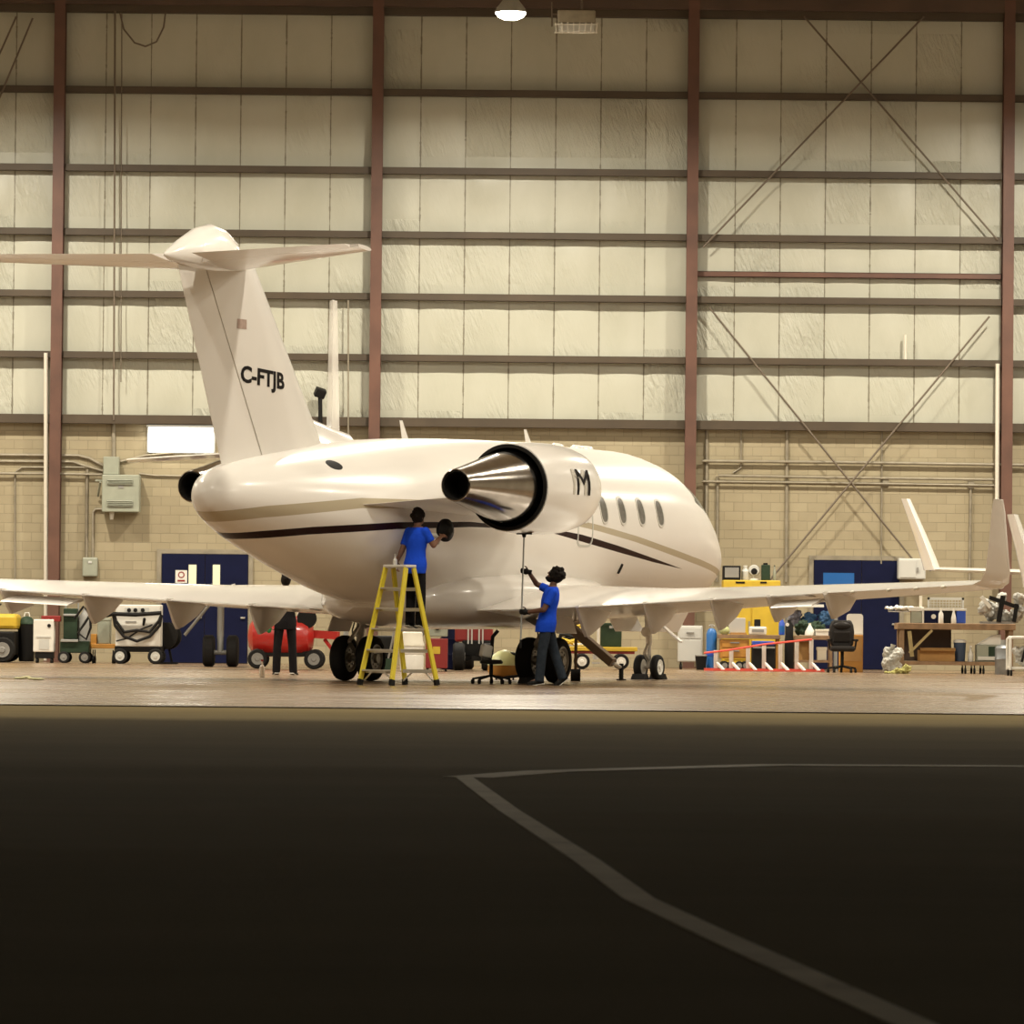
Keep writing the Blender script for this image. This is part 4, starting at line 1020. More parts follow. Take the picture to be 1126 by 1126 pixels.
def side_jet(lab, D, tipx, span, wz0, wz1, wl, off):
    """parked jet seen past its left wing: winglet, wing, fuselage out of frame"""
    t = Thing('light_jet', lab, 'airplane', tipx, D)
    zb, ztp_ = wz0, wz1
    w = t.mesh('wing', M['white'], MB().loft([[V((x_, y, z_ + d)) for y, d in ((-c * .55, 0), (-c * .2, .05 * c), (c * .2, .06 * c), (c * .45, 0), (c * .2, -.04 * c), (-c * .2, -.04 * c))] for x_, z_, c in ((.12, zb, 1.0), (span * .5, zb - .08, 1.4), (span, zb - .2, 2.0))]))
    rs = []
    for f_ in (0, .15, .5, 1.0):
        x_ = .15 - off * f_ ** 1.1; z_ = zb - .02 + (ztp_ - zb) * f_; c = 1.05 - .55 * f_
        rs.append([V((x_ + u, y - .35 * f_, z_)) for u, y in ((0, -c * .55), (wl * (1 - .45 * f_), -c * .2), (wl * .9 * (1 - .45 * f_), c * .2), (0, c * .45), (-wl * .9 * (1 - .45 * f_), c * .2), (-wl * (1 - .45 * f_), -c * .2))])
    t.mesh('winglet', M['white'], MB().loft(rs), w)
    fx = span + .8; fz = zb + .1
    t.mesh('fuselage', M['white'], MB().loft([circ(fx, fz + .5, .1, -5.2), circ(fx, fz + .4, .45, -4.2), circ(fx, fz + .15, .8, -2.2), circ(fx, fz, .9, -.5), circ(fx, fz, .9, 2.2), circ(fx, fz - .1, .75, 3.4), circ(fx, fz - .25, .35, 4.4), circ(fx, fz - .3, .06, 4.8)]), smooth=60)
    t.mesh('tail_fin', M['white'], MB().loft([[V((fx + s * .12, y, fz + .6)) for s, y in ((0, -5.1), (-1, -4.4), (0, -2.6), (1, -4.4))], [V((fx + s * .06, y, fz + 2.5)) for s, y in ((0, -5.6), (-1, -5.2), (0, -4.5), (1, -5.2))]]))
    for gx, gy in ((fx - 1.4, -.4), (fx + 1.4, -.4), (fx, 3.2)):
        st = t.mesh('gear_strut', M['greymetal'], MB().cyl((gx, gy, .25), (gx, gy, fz - .3), .06))
        MB().lathe([(-.07, .12), (-.08, .2), (-.05, .25), (.05, .25), (.08, .2), (.07, .12)], (gx, gy, .25), (1, 0, 0), 20).build('wheel', M['rubber'], st, 35)
    return t
z0, z1 = at(1010, 626, 103).z, at(985, 548, 103).z
t = side_jet('white jet at the right whose slanted winglet stands left of the others', 103.0, 1016, 6.4, z0, z1, .17, .6)
z0, z1 = at(1126, 645, 88).z, at(1100, 565, 88).z
t = side_jet('nearer white jet at the right edge with only its slanted winglet in view', 88.0, 1126, 6.5, z0, z1, .17, .42)
# ------------------------------------------------------------ equipment along the back wall, left
t = Thing('tow_tractor', 'yellow and black tow tractor cut off by the left edge', 'tractor', -18, 106.5)
t.box('chassis', M['black'], -50, 694, 16, 720, 1.2, 0, bev=.04)
t.box('hood', M['yellow'], -8, 675, 18, 692, 1.0, .1, bev=.08); t.box('rear_deck', M['yellow'], -50, 684, -20, 693, 1.0, .1, bev=.04)
t.box('seat', M['leather'], -28, 672, -18, 690, .5, .35, bev=.05)
t.mesh('steering_wheel', M['black'], MB().lathe([(-.015, .16), (.015, .16), (.015, .19), (-.015, .19)], t.P(-10, 668, .6), (-.5, 0, 1), 20, True).cyl(t.P(-10, 668, .6), t.P(-4, 680, .6), .02, n=8))
for px in (-38, 3):
    for y in (-.04, 1.22): t.wheel(px, .28, y, .22)
t = Thing('waste_bin', 'tall black bin between the yellow tractor and the white equipment box', 'bin', 28, 107.3)
t.mesh('bin_body', M['black'], MB().lathe([(.02, .15), (.04, .17), (.75, .2), (.85, .2)], (0, .2, 0), (0, 0, 1), 24))
t.mesh('lid', M['green'], MB().lathe([(.85, .21), (.9, .2), (1.0, .1), (1.03, .02)], (0, .2, 0), (0, 0, 1), 24))
t.mesh('lid_handle', M['offwhite'], MB().tube([(-.06, .2, 1.02), (-.04, .2, 1.1), (.04, .2, 1.1), (.06, .2, 1.02)], .015))
t = Thing('equipment_box', 'white control box with a red top on a dark stand near the left edge', 'cabinet', 48, 106.4)
t.box('box_body', M['offwhite'], 36.5, 681, 59, 717, .4, 0, bev=.02)
t.box('red_top', M['red'], 45, 677, 66, 683.5, .34, .03, bev=.015)
lb = t.box('label_panel', M['grey_light'], 40, 699.5, 56, 701, .02, -.012, bev=0)
t.mesh('emblem', M['text_dark'], MB().cyl(t.P(54, 688, -.012), t.P(54, 688, .02), .04, n=16))
t.box('print_block', M['grey_light'], 43, 703, 54, 714, .02, -.008, bev=0)
t.box('stand', M['black'], 38, 717, 58, 724, .36, .02, bev=.01); t.casters((40, 56), .06, .34)
t = Thing('welding_cart', 'dark green wheeled cart with a looped black hose, left of the white ground power cart', 'cart', 84, 106.5)
t.box('base', M['green'], 66, 705, 98, 718, .6, 0, bev=.02)
t.box('front_panel', M['green'], 69, 669, 84, 703, .3, .15, bev=.02)
t.box('rail', M['greymetal'], 67, 703, 86, 706, .05, -.05, bev=.01); t.box('rail', M['greymetal'], 69, 675, 84, 677.5, .05, .1, bev=.01)
t.mesh('gas_cylinder', M['grey_mid'], MB().lathe([(.28, .12), (.3, .14), (1.0, .14), (1.1, .08), (1.15, .05), (1.2, .05)], t.P(91, 730, .35) * 1.0 - V((0, 0, t.P(91, 730).z)), (0, 0, 1), 20))
t.mesh('frame', M['greymetal'], MB().tube([t.P(70, 705, .5), t.P(70, 662, .5), t.P(84, 662, .5), t.P(84, 705, .5)], .02))
t.mesh('hose', M['black'], MB().tube([t.P(82, 680, -.02), t.P(92, 667, -.05), t.P(99, 675, -.05), t.P(100, 690, -.05), t.P(95, 703, -.02), t.P(86, 696, -.05), t.P(93, 686, -.05), t.P(98, 678, -.02)], .028))
for px in (70, 93): t.wheel(px, .13, -.02, .06); t.wheel(px, .13, .6, .06)
t = Thing('orange_trolley', 'low orange trolley just left of the white ground power cart', 'trolley', 112, 106.8)
t.box('deck', M['orange'], 100, 708, 127, 713, .6, 0, bev=.01); t.box('end_panel', M['orange'], 99, 697, 106, 713, .5, .03, bev=.01)
t.casters((102, 124), .05, .55, .08, .3)
zt_ = t.P(112, 708).z
t2 = Thing('grey_chest', 'plain grey-green chest standing on the low orange trolley', 'box', 114.5, 106.95, z=zt_)
t2.box('chest_body', M['greygreen'], 107, 681, 121, 706, .4, 0, z0=0, bev=.015); t2.box('chest_lid', M['greygreen'], 106.5, 679.5, 121.5, 682.5, .42, -.01, bev=.01)
t = Thing('ground_power_cart', 'white ground power cart looped with black cable, beside the left blue door', 'power unit', 151, 106.0)
t.box('cabinet', M['offwhite'], 127, 665, 176, 711, .8, 0, bev=.02)
for px in (142, 149, 157): t.mesh('knob', M['black'], MB().cyl(t.P(px, 671, -.03), t.P(px, 671, .03), .045, n=12))
t.box('control_strip', M['grey_light'], 137, 668, 164, 674, .02, -.008, bev=0); t.box('slot', M['grey_mid'], 138, 683, 150, 684.5, .02, -.01, bev=0)
t.mesh('cable', M['black'], MB().tube([t.P(112, 678, -.1), t.P(125, 675, -.12), t.P(150, 676, -.12), t.P(178, 674, -.1)], .045))
for dz, dx in ((0, 0), (5, 1)):
    t.mesh('cable', M['black'], MB().tube([t.P(125 + dx, 676, -.1), t.P(127 + dx, 688 - dz, -.1), t.P(137, 700 - dz, -.12), t.P(151, 705 - 2.4 * dz, -.12), t.P(165, 700 - dz, -.12), t.P(176 - dx, 688 - dz, -.1), t.P(178, 676, -.1)], .034))
t.mesh('cable', M['black'], MB().tube([t.P(128, 705, -.08), t.P(140, 702, -.08), t.P(155, 692, -.08), t.P(168, 687, -.08)], .018))
t.mesh('plug', M['black'], MB().cap(t.P(159, 681, -.06), t.P(158, 687, -.06), .035, .025))
t.box('base_frame', M['black'], 126, 711, 177, 717, .8, 0, bev=.01)
for px in (132, 171): t.wheel(px, .17, -.05, .1, M['grey_light']); t.wheel(px, .17, .8, .1, M['grey_light'])
t = Thing('hose_reel', 'black drum of hose between the white power cart and the left blue door', 'reel', 183, 106.9)
t.mesh('drum', M['black'], MB().lathe([(-.14, .02), (-.14, .3), (-.11, .3), (-.11, .24), (.11, .24), (.11, .3), (.14, .3), (.14, .02)], (0, 0, .62), (.3, 1, 0), 28)); t.mesh('stand', M['black'], MB().bar((-.12, -.1, 0), (0, 0, .62), .05, .05).bar((.12, .1, 0), (0, 0, .62), .05, .05).box((0, 0, .02), (.5, .4, .04)))
# red compressor
t = Thing('air_tank', 'long red wheeled air tank behind the person in black', 'compressor', 318, 97)
z_ = t.P(318, 700).z; x0, x1 = t.P(271, 700).x, t.P(345, 700).x
t.mesh('tank', M['red_tank'], MB().lathe([(0, .02), (.03, .22), (.12, .36), (.25, .41), (x1 - x0 - .25, .41), (x1 - x0 - .12, .36), (x1 - x0 - .03, .22), (x1 - x0, .02)], (x0, .45, z_), (1, 0, 0), 32))
t.mesh('tow_tongue', M['red_tank'], MB().bar(t.P(340, 697, .45), t.P(372, 699, .3), .14, .16).bar(t.P(356, 703, .4), t.P(366, 716, .3), .05, .06))
t.box('motor', M['red_tank'], 325, 676, 342, 692, .4, .25, bev=.05); t.box('engine_cover', M['offwhite'], 326, 668, 344, 679, .35, .28, bev=.04)
t.mesh('belt_wheel', M['black'], MB().lathe([(-.03, .02), (-.03, .2), (.03, .2), (.03, .02)], t.P(337, 680, .18), (0, 1, 0), 24))
t.mesh('gauge', M['alu'], MB().cyl(t.P(281, 680, .2), t.P(281, 680, .28), .06, n=14))
t.box('chassis', M['black'], 275, 716, 352, 722, .5, .2, bev=.01)
for px in (283, 345): t.wheel(px, .2, .05, .14); t.wheel(px, .2, .85, .14)
# behind the ladder
t = Thing('plastic_drum', 'white plastic drum with a lid seen through the ladder', 'drum', 452.5, 93)
t.mesh('drum_body', M['offwhite'], MB().lathe([(.01, .2), (.03, .225), (.3, .23), (.33, .215), (.36, .23), (.5, .22)], (0, .25, 0), (0, 0, 1), 28)); t.mesh('lid', M['cream'], MB().lathe([(.5, .235), (.54, .235), (.6, .21), (.75, .2), (.78, .17), (.785, .01)], (0, .25, 0), (0, 0, 1), 28))
t = Thing('parts_washer', 'red cabinet with a grey steel top box, right of the ladder', 'cabinet', 480, 95)
t.box('cabinet_body', M['red'], 468, 702, 492, 731, .5, 0, z0=.06, bev=.015); t.box('steel_box', M['greygreen'], 469, 681, 492, 700, .5, 0, bev=.02); t.box('steel_lid', M['grey_light'], 468, 678.5, 493, 682, .54, -.02, bev=.015)
t.mesh('drain_knob', M['black'], MB().cyl(t.P(481, 690, -.05), t.P(481, 690, .02), .055, n=14)); t.box('warning_sticker', M['yellow'], 476, 711, 484, 719, .02, -.012, bev=0); t.casters((470, 490), .06, .44, .04, .08)
t = Thing('floor_scrubber', 'low black machine on the floor behind the ladder steps', 'machine', 421, 90)
t.box('machine_body', M['black'], 411, 699, 432, 724, .5, 0, bev=.04); t.mesh('push_handle', M['greymetal'], MB().tube([t.P(427, 724, -.02), t.P(432, 702, -.1), t.P(434, 690, -.15)], .018)); t.box('skirt', M['green'], 409, 724, 434, 732, .56, -.03, z0=.03, bev=.01)
for px in (413, 430): t.wheel(px, .07, .1, .05)
t = Thing('red_tug', 'red and black tug with two black tyres, left of the black stool', 'tractor', 519, 98)
t.box('body', M['red'], 500, 688, 542, 706, 1.2, .1, bev=.05); t.box('grille', M['black'], 508, 704, 541, 722, 1.1, .08, bev=.03)
for px in (514, 518, 526, 530): t.box('light_bar', M['grey_light'], px, 692, px + 1.6, 708, .03, .06, bev=0)
for px, y in ((504.5, -.15), (536, -.15), (504.5, 1.1), (536, 1.1)):
    x = t.P(px, 730).x; w_ = t.mesh('wheel', M['rubber'], MB().lathe([(-.1, .15), (-.12, .24), (-.08, .28), (.08, .28), (.12, .24), (.1, .15)], (x, y, .28), (1, 0, 0), 24))
    t.mesh('hub', M['grey_mid'], MB().lathe([(-.125, .01), (-.125, .08), (-.09, .16), (.09, .16), (.125, .08), (.125, .01)], (x, y, .28), (1, 0, 0), 18), w_)
t.mesh('hitch', M['black'], MB().bar(t.P(512, 726, 0), t.P(535, 715, -.3), .07, .07).box(t.P(524, 724, -.1), (.2, .2, .1)))
t.box('windscreen_frame', M['offwhite'], 501, 685, 542, 687.5, .06, .2, bev=.01)
t = Thing('oil_drum', 'dark blue upright drum between the red cabinet and the red tug', 'drum', 494.5, 99.5)
t.mesh('drum_body', M['blue_door'], MB().lathe([(0, .16), (.02, .18), (.28, .18), (.3, .19), (.32, .18), (.6, .18), (.62, .19), (.64, .18), (.9, .18), (.92, .165), (.9, .15), (.9, .01)], (0, .2, 0), (0, 0, 1), 28)); t.mesh('bung', M['greymetal'], MB().cyl((.08, .15, .9), (.08, .15, .94), .03, n=10))
# yellow cart behind the nose wheels
t = Thing('yellow_baggage_cart', 'low yellow flat cart with white-rimmed wheels behind the tow bar', 'cart', 664, 103.5)
t.box('deck', M['yellow'], 626, 711.5, 701, 716, 1.0, 0, bev=.01); t.box('side_rail', M['red'], 628, 716, 698, 719, .9, .05, bev=.01)
t.mesh('spring', M['grey_light'], MB().bar(t.P(652, 722, .1), t.P(658, 722, .1), .05, .12).bar(t.P(651, 729, .1), t.P(660, 729, .1), .05, .04))
for px in (640, 683): t.wheel(px, .17, 0, .1, M['rim']); t.wheel(px, .17, 1.0, .1, M['rim'])
t.box('corner_post', M['offwhite'], 656.5, 686, 659.5, 712, .06, .06, bev=.005)
zt_ = t.P(664, 711.5).z
t2 = Thing('green_crate', 'dark green crate standing on the low yellow cart', 'crate', 672, 103.75, z=zt_)
t2.box('crate_body', M['green'], 660.5, 687, 683.5, 711, .5, 0, z0=0, bev=.02); t2.box('crate_lid', M['green'], 660, 685, 684, 688, .52, -.01, bev=.01); t2.box('latch', M['greymetal'], 670, 688, 674, 691, .02, -.015, bev=0)
t2 = Thing('hose_bundle', 'bundle of yellow and black hose on the left end of the yellow cart', 'hose', 641, 103.8, z=zt_)
for k in range(4):
    t2.mesh('hose_loop', (M['yellow'], M['black'], M['grey_mid'], M['yellow'])[k], MB().tube([(-.28 + .04 * k + .24 * math.cos(a * .5) * (1 + .1 * k), .1 + .1 * k, .1 + .11 * k + .05 * math.sin(a)) for a in range(0, 13)], .04))
t2.mesh('nozzle', M['alu'], MB().cyl((-.2, .0, .04), (.1, -.06, .04), .035, n=10))
# ------------------------------------------------------------ equipment along the back wall, right
t = Thing('grey_cabinet', 'plain grey wheeled cabinet behind the nose wheels, left of the blue gas cylinder', 'cabinet', 759, 106)
t.box('cabinet_body', M['grey_light'], 746, 688, 772.5, 728, .6, 0, bev=.02); t.box('drawer_front', M['grey_light'], 747.5, 690, 771, 702, .02, -.015, bev=.008); t.box('door_front', M['grey_light'], 747.5, 703.5, 771, 727, .02, -.015, bev=.008)
t.box('handle', M['grey_mid'], 755, 695, 763, 696.5, .03, -.04, bev=0); t.casters((749, 769), .06, .52, .055, .2)
t = Thing('gas_cylinder', 'tall blue gas cylinder left of the orange tool cart', 'gas cylinder', 782.5, 105.2)
t.mesh('cylinder_body', M['cyan_blue'], MB().lathe([(0, .1), (.02, .115), (.78, .115), (.86, .09), (.9, .05)], (0, .12, 0), (0, 0, 1), 24)); t.mesh('valve', M['alu'], MB().cyl((0, .12, .88), (0, .12, 1.0), .035, n=10).cyl((-.06, .12, .96), (.06, .12, .96), .02, n=8)); t.mesh('collar', M['blue'], MB().lathe([(.3, .12), (.34, .125), (.38, .12)], (0, .12, 0), (0, 0, 1), 24, False))
t = Thing('waste_can', 'small black can on the floor between the grey cabinet and the blue cylinder', 'bin', 771, 105.0)
t.mesh('can_body', M['black'], MB().lathe([(0, .1), (.3, .13), (.31, .12), (.05, .09)], (0, .1, 0), (0, 0, 1), 20)); t.mesh('rim', M['grey_mid'], MB().lathe([(.29, .128), (.31, .135), (.33, .128)], (0, .1, 0), (0, 0, 1), 20))
t = Thing('yellow_locker', 'large yellow steel locker behind the right wing', 'locker', 826, 107.8)
t.box('locker_body', M['yellow'], 795, 638, 858, 728, .9, 0, z0=0, bev=.02)
t.box('locker_door', M['yellow'], 796.5, 650, 825.5, 725, .02, -.018, bev=.006); t.box('locker_door', M['yellow'], 827, 650, 856.5, 725, .02, -.018, bev=.006)
for x0, x1 in ((809, 819), (836, 843)): t.box('name_plate', M['text_dark'], x0, 639.5, x1, 641.5, .02, -.01, bev=0)
t.box('handle', M['grey_mid'], 823, 683, 824.5, 693, .03, -.04, bev=0)
zt_ = t.P(826, 638).z
t2 = Thing('dark_monitor', 'dark flat box on the left of the yellow locker top', 'box', 804.5, 107.95, z=zt_)
t2.box('casing', M['black'], 795, 622, 814.5, 637, .4, 0, z0=0, bev=.015); t2.box('face', M['grey_mid'], 797, 624, 812.5, 635, .02, -.012, bev=0)
t2 = Thing('desk_fan', 'small pale fan with a black centre on top of the yellow locker', 'fan', 828.5, 108.0, z=zt_)
t2.mesh('guard', M['grey_light'], MB().lathe([(-.05, .05), (-.06, .11), (0, .13), (.08, .11), (.08, .02)], (0, .1, .22), (0, -1, 0), 24)); t2.mesh('motor', M['black'], MB().lathe([(.04, .02), (.04, .075), (.1, .07), (.11, .01)], (0, .1, .2), (0, -1, 0), 18)); t2.mesh('base', M['offwhite'], MB().lathe([(0, .11), (.03, .11), (.05, .03), (.12, .025)], (0, .12, 0), (0, 0, 1), 18))
t2 = Thing('green_canister', 'dark green box canister on the right of the yellow locker top', 'canister', 842, 108.0, z=zt_)
t2.box('canister_body', M['green'], 837.5, 621, 847, 637, .25, 0, z0=0, bev=.02); t2.mesh('cap', M['black'], MB().cyl(t2.P(842, 621, .12), t2.P(842, 619, .12), .05, n=12))
t2 = Thing('pale_jug', 'pale jug between the dark box and the fan on the yellow locker', 'jug', 819, 108.0, z=zt_)
t2.mesh('jug_body', M['grey_light'], MB().lathe([(0, .08), (.02, .09), (.2, .09), (.26, .04), (.3, .04)], (0, .1, 0), (0, 0, 1), 18)); t2.mesh('jug_cap', M['offwhite'], MB().cyl((0, .1, .3), (0, .1, .33), .045, n=12))
t2 = Thing('paint_bottle', 'thin pale bottle at the right end of the yellow locker top', 'bottle', 851, 108.0, z=zt_)
t2.mesh('bottle_body', M['greygreen'], MB().lathe([(0, .03), (.01, .035), (.2, .035), (.25, .015), (.32, .015)], (0, .1, 0), (0, 0, 1), 14)); t2.mesh('bottle_cap', M['black'], MB().cyl((0, .1, .32), (0, .1, .34), .018, n=10))
t = Thing('orange_tool_cart', 'orange drawer cart on black wheels in front of the yellow locker', 'cart', 808, 105.0)
t.box('cart_body', M['orange'], 792, 703, 824, 724, .6, 0, bev=.01)
for y0, y1 in ((704.5, 712), (713.5, 722.5)): dr = t.box('drawer', M['orange'], 794, y0, 822, y1, .03, -.025, bev=.006); t.box('drawer_pull', M['grey_mid'], 803, y0 + 1.5, 813, y0 + 2.8, .03, -.05, bev=0, par=dr)
t.box('top', M['wood'], 790, 698, 858, 702.5, .7, -.05, bev=.006)
t.box('leg', M['orange'], 854, 702.5, 857, 728, .06, .0, z0=0, bev=0); t.box('leg', M['orange'], 854, 702.5, 857, 728, .06, .55, z0=0, bev=0)
for px in (797, 804, 813, 820): t.wheel(px, .1, -.0, .07)
for px in (797, 820): t.wheel(px, .1, .55, .07)
zt_ = t.P(824, 698).z
t2 = Thing('grey_carton', 'leaning grey-white carton on the orange cart, left of the white printer', 'carton', 810, 105.2, z=zt_)
t2.mesh('carton_body', M['grey_light'], MB().box((0, .1, .19), (.36, .12, .34), (.08, 0, .1))); t2.box('carton_base', M['cardboard'], 803, 695.5, 821, 698, .3, .0, z0=0, bev=0)
t2 = Thing('white_printer', 'white boxy printer on the orange cart', 'printer', 833, 105.15, z=zt_)
t2.box('printer_body', M['offwhite'], 824, 689, 843, 698, .35, 0, z0=0, bev=.03); t2.box('paper_slot', M['grey_mid'], 827, 692, 840, 695, .02, -.012, bev=0); t2.box('paper_rest', M['black'], 830, 681, 837, 689, .05, .25, bev=.01)
t2 = Thing('green_plant_bag', 'pale green bag at the left end of the orange cart top', 'bag', 797, 105.2, z=zt_)
t2.mesh('bag_body', mat('pale_green_bag', (.4, .42, .2), .8, bump=.5, bscale=15), MB().ell((0, .1, .09), (.13, .12, .1), n=16, m=8)); t2.mesh('bag_neck', M['cream'], MB().cyl((0.02, .1, .17), (.05, .08, .24), .03, .05, 10))
t2 = Thing('blue_bottle', 'tall blue bottle at the right end of the orange cart', 'bottle', 859.5, 105.1, z=zt_)
t2.mesh('bottle_body', M['blue'], MB().lathe([(0, .055), (.01, .065), (.26, .065), (.3, .04), (.34, .035)], (0, .08, 0), (0, 0, 1), 18)); t2.mesh('bottle_label', M['cyan_blue'], MB().lathe([(.06, .066), (.2, .067)], (0, .08, 0), (0, 0, 1), 18)); t2.mesh('bottle_cap', M['offwhite'], MB().cyl((0, .08, .34), (0, .08, .38), .037, n=12))
t = Thing('blue_tote', 'blue-rimmed grey tote standing on two black bins behind the barrier', 'tote', 838.5, 104.2, z=.58)
t.box('tote_body', M['grey_light'], 829, 709, 850, 716, .4, 0, z0=0, bev=.02); t.box('tote_rim', M['blue'], 827.5, 705, 851.5, 709.5, .46, -.03, bev=.015)
for px, lab in ((833, 'left'), (847, 'right')):
    t = Thing('black_bin', 'black bin under the blue-rimmed tote, the ' + lab + ' of the two', 'bin', px, 104.2)
    b_ = t.box('bin_body', M['black'], px - 6, 704, px + 6, 732, .4, 0, z0=0, bev=.03); s_ = (.58 - 0) / (t.P(px, 704).z); b_.scale.z = s_
    MB().box((0, -.01, .5), (.2, .04, .04)).build('bin_grip', M['grey_mid'], t.r, 0, .005)
# folding barrier
t = Thing('folding_barrier', 'white folding barrier with a red rail along the top in front of the carts', 'barrier', 840, 102.6)
for px, y0 in ((787, 715), (804, 714), (822.5, 711), (840, 708.5), (858, 707), (876, 705), (892, 703.5)):
    x = t.P(px, 730).x; zt_ = t.P(px, y0).z
    ps = MB().box((x, 0, zt_ / 2), (.085, .05, zt_)).build('post', M['offwhite'], t.r, 0, .008)
    MB().bar((x + .02, -.03, .18), (x + .16, -.3, .02), .045, .045).build('foot', M['offwhite'], ps, 0)
M['redtape'] = mat('red_barrier_rail', (.75, .09, .06), .5)
t.mesh('top_rail', M['redtape'], MB().tube([t.P(774, 718, -.05), t.P(800, 715, -.05), t.P(840, 708.5, -.05), t.P(893, 703, -.05)], .02), smooth=0)
p0, p1 = t.P(774, 735, -.08), t.P(906, 738, -.08)
t.mesh('bottom_rail', M['redtape'], MB().bb((p0.x, -.1, .005), (p1.x, -.04, .06)))
t.mesh('bottom_rail', M['redtape'], MB().bb((p0.x, -.36, .005), (p1.x, -.3, .03)))
# work table with junk
t = Thing('small_work_table', 'small wooden table with cleaning supplies left of the black office chair', 'table', 893, 104.5)
t.box('table_top', M['wood'], 874, 699, 916, 703.5, .7, 0, bev=.008)
for px in (876, 914):
    for y in (.03, .6): t.box('leg', M['wood'], px - 1.5, 703.5, px + 1.5, 732, .06, y, z0=0, bev=0)
t.box('lower_shelf', M['wood'], 874, 726, 916, 728.5, .6, .05, bev=0)
zt_, zs_ = t.P(895, 699).z, t.P(895, 726).z
t2 = Thing('white_jug', 'white pointed jug on the small work table', 'jug', 890.5, 104.7, z=zt_)
t2.mesh('jug_body', M['offwhite'], MB().lathe([(0, .1), (.01, .11), (.1, .1), (.2, .04), (.24, .025)], (0, .1, 0), (0, 0, 1), 18)); t2.mesh('jug_cap', M['cream'], MB().cyl((0, .1, .24), (0, .1, .27), .028, n=10))
t2 = Thing('white_tray', 'white tray at the right end of the small work table', 'tray', 904, 104.65, z=zt_)
t2.box('tray_body', M['offwhite'], 897, 693, 911, 699, .3, 0, z0=0, bev=.01); t2.box('tray_lip', M['cream'], 896.5, 692, 911.5, 694, .32, -.01, bev=.005)
t2 = Thing('black_bottle', 'tall black bottle at the left end of the small work table', 'bottle', 868, 104.4)
t2.mesh('bottle_body', M['black'], MB().lathe([(0, .09), (.02, .1), (.68, .1), (.75, .09), (.98, .085), (1.06, .04), (1.1, .04)], (0, .15, 0), (0, 0, 1), 18)); t2.mesh('bottle_cap', M['offwhite'], MB().cyl((-.05, .03, 1.0), (-.05, .0, 1.0), .04, n=10))
for px, m_, lab in ((884, 'green', 'dark green tarp bundle behind the white jug'), (899, 'green', 'dark green tarp bundle behind the white tray')):
    b = MB()
    for k in range(7): b.ell((random.uniform(-.1, .1), random.uniform(.42, .52), .12 + random.uniform(-.02, .1)), (.1, .08, .12), (random.random(), random.random(), 0), 12, 8)
    p = V((at(px, 690, 104.5).x, 104.5, zt_)); o = remesh(b, 'tarp_bundle', M[m_], None, .016, 3, .12, 7); o.location = p; tag(o, lab, 'tarp', 'tarp bundles on the small table')
t2 = Thing('cardboard_tube', 'tan cardboard drum under the left side of the small work table', 'drum', 886, 104.7, z=zs_)
t2.mesh('drum_body', M['cardboard'], MB().lathe([(0, .14), (.42, .14), (.42, .12), (.02, .12)], (0, .2, 0), (0, 0, 1), 22)); t2.mesh('drum_band', M['greymetal'], MB().lathe([(.4, .142), (.42, .146), (.435, .142)], (0, .2, 0), (0, 0, 1), 22))
t2 = Thing('paper_box', 'small pale box under the right side of the small work table', 'box', 904, 104.6, z=zs_)
t2.box('box_body', M['cream'], 899, 713, 909, 726, .3, 0, z0=0, bev=.008); t2.box('box_lid', M['cream'], 898.5, 711.5, 909.5, 715, .32, -.01, bev=.005)
t = Thing('storage_rack', 'tall dark shelf rack with blue bundles behind the small work table', 'rack', 893, 106.6)
for px in (866, 920): 
    for y in (0, .6): t.box('upright', M['grey_mid'], px - 1, 660, px + 1, 732, .05, y, z0=0, bev=0)
for y in (664.5, 691): t.box('shelf', M['offwhite'] if y < 670 else M['grey_mid'], 864, y, 922 if y > 670 else 906, y + 3, .66, 0, bev=0)
zs_ = t.P(893, 691).z
M['bluetarp'] = mat('blue_tarp', (.03, .1, .22), .7, noise_=.4, nscale=8, bump=.7, bscale=12)
for i, px in enumerate((874, 890, 907)):
    b = MB()
    for k in range(9): b.ell((random.uniform(-.08, .08), random.uniform(.18, .38), .14 + random.uniform(-.02, .16)), (.09, .1, .11), (random.random(), random.random(), 0), 12, 8)
    o = remesh(b, 'blue_bundle', M['bluetarp'] if i != 0 else mat('grey_tarp', (.25, .24, .28), .8, noise_=.3, bump=.6, bscale=12), None, .016, 3, .09, 6); o.location = (at(px, 690, 106.6).x, 106.6, zs_)
    tag(o, ('grey folded bundle at the left end of the rack', 'blue folded bundle in the middle of the rack', 'blue folded bundle at the right end of the rack')[i], 'bundle', 'folded bundles on the rack')
# office chair
t = Thing('office_chair', 'worn black leather office chair in front of the right blue door', 'chair', 926, 101.5)
b = MB().cyl((0, 0, .12), (0, 0, .44), .035, n=12)
for k in range(5):
    a = 2 * PI * k / 5 + .3; b.bar((0, 0, .14), (.3 * math.cos(a), .3 * math.sin(a), .09), .05, .04)
t.mesh('base', M['black'], b, smooth=0)
for k in range(5):
    a = 2 * PI * k / 5 + .3; c = V((.3 * math.cos(a), .3 * math.sin(a), .04)); t.mesh('caster', M['rubber'], MB().cyl(c - V((.025, 0, 0)), c + V((.025, 0, 0)), .04, n=14).cyl(c, c + V((0, 0, .06)), .012, n=6))
t.mesh('seat', M['leather'], MB().box((0, -.02, .5), (.52, .5, .12)), smooth=0, bev=.05)
t.mesh('backrest', M['leather'], MB().loft([[V((w * s, y, z_)) for s, y in ((-1, .16 + dz), (-.9, .1 + dz), (.9, .1 + dz), (1, .16 + dz), (.9, .26 + dz), (-.9, .26 + dz))] for z_, w, dz in ((.54, .2, 0), (.6, .25, .01), (.85, .27, .03), (1.0, .25, .06), (1.1, .2, .09))]), smooth=50, bev=.03)
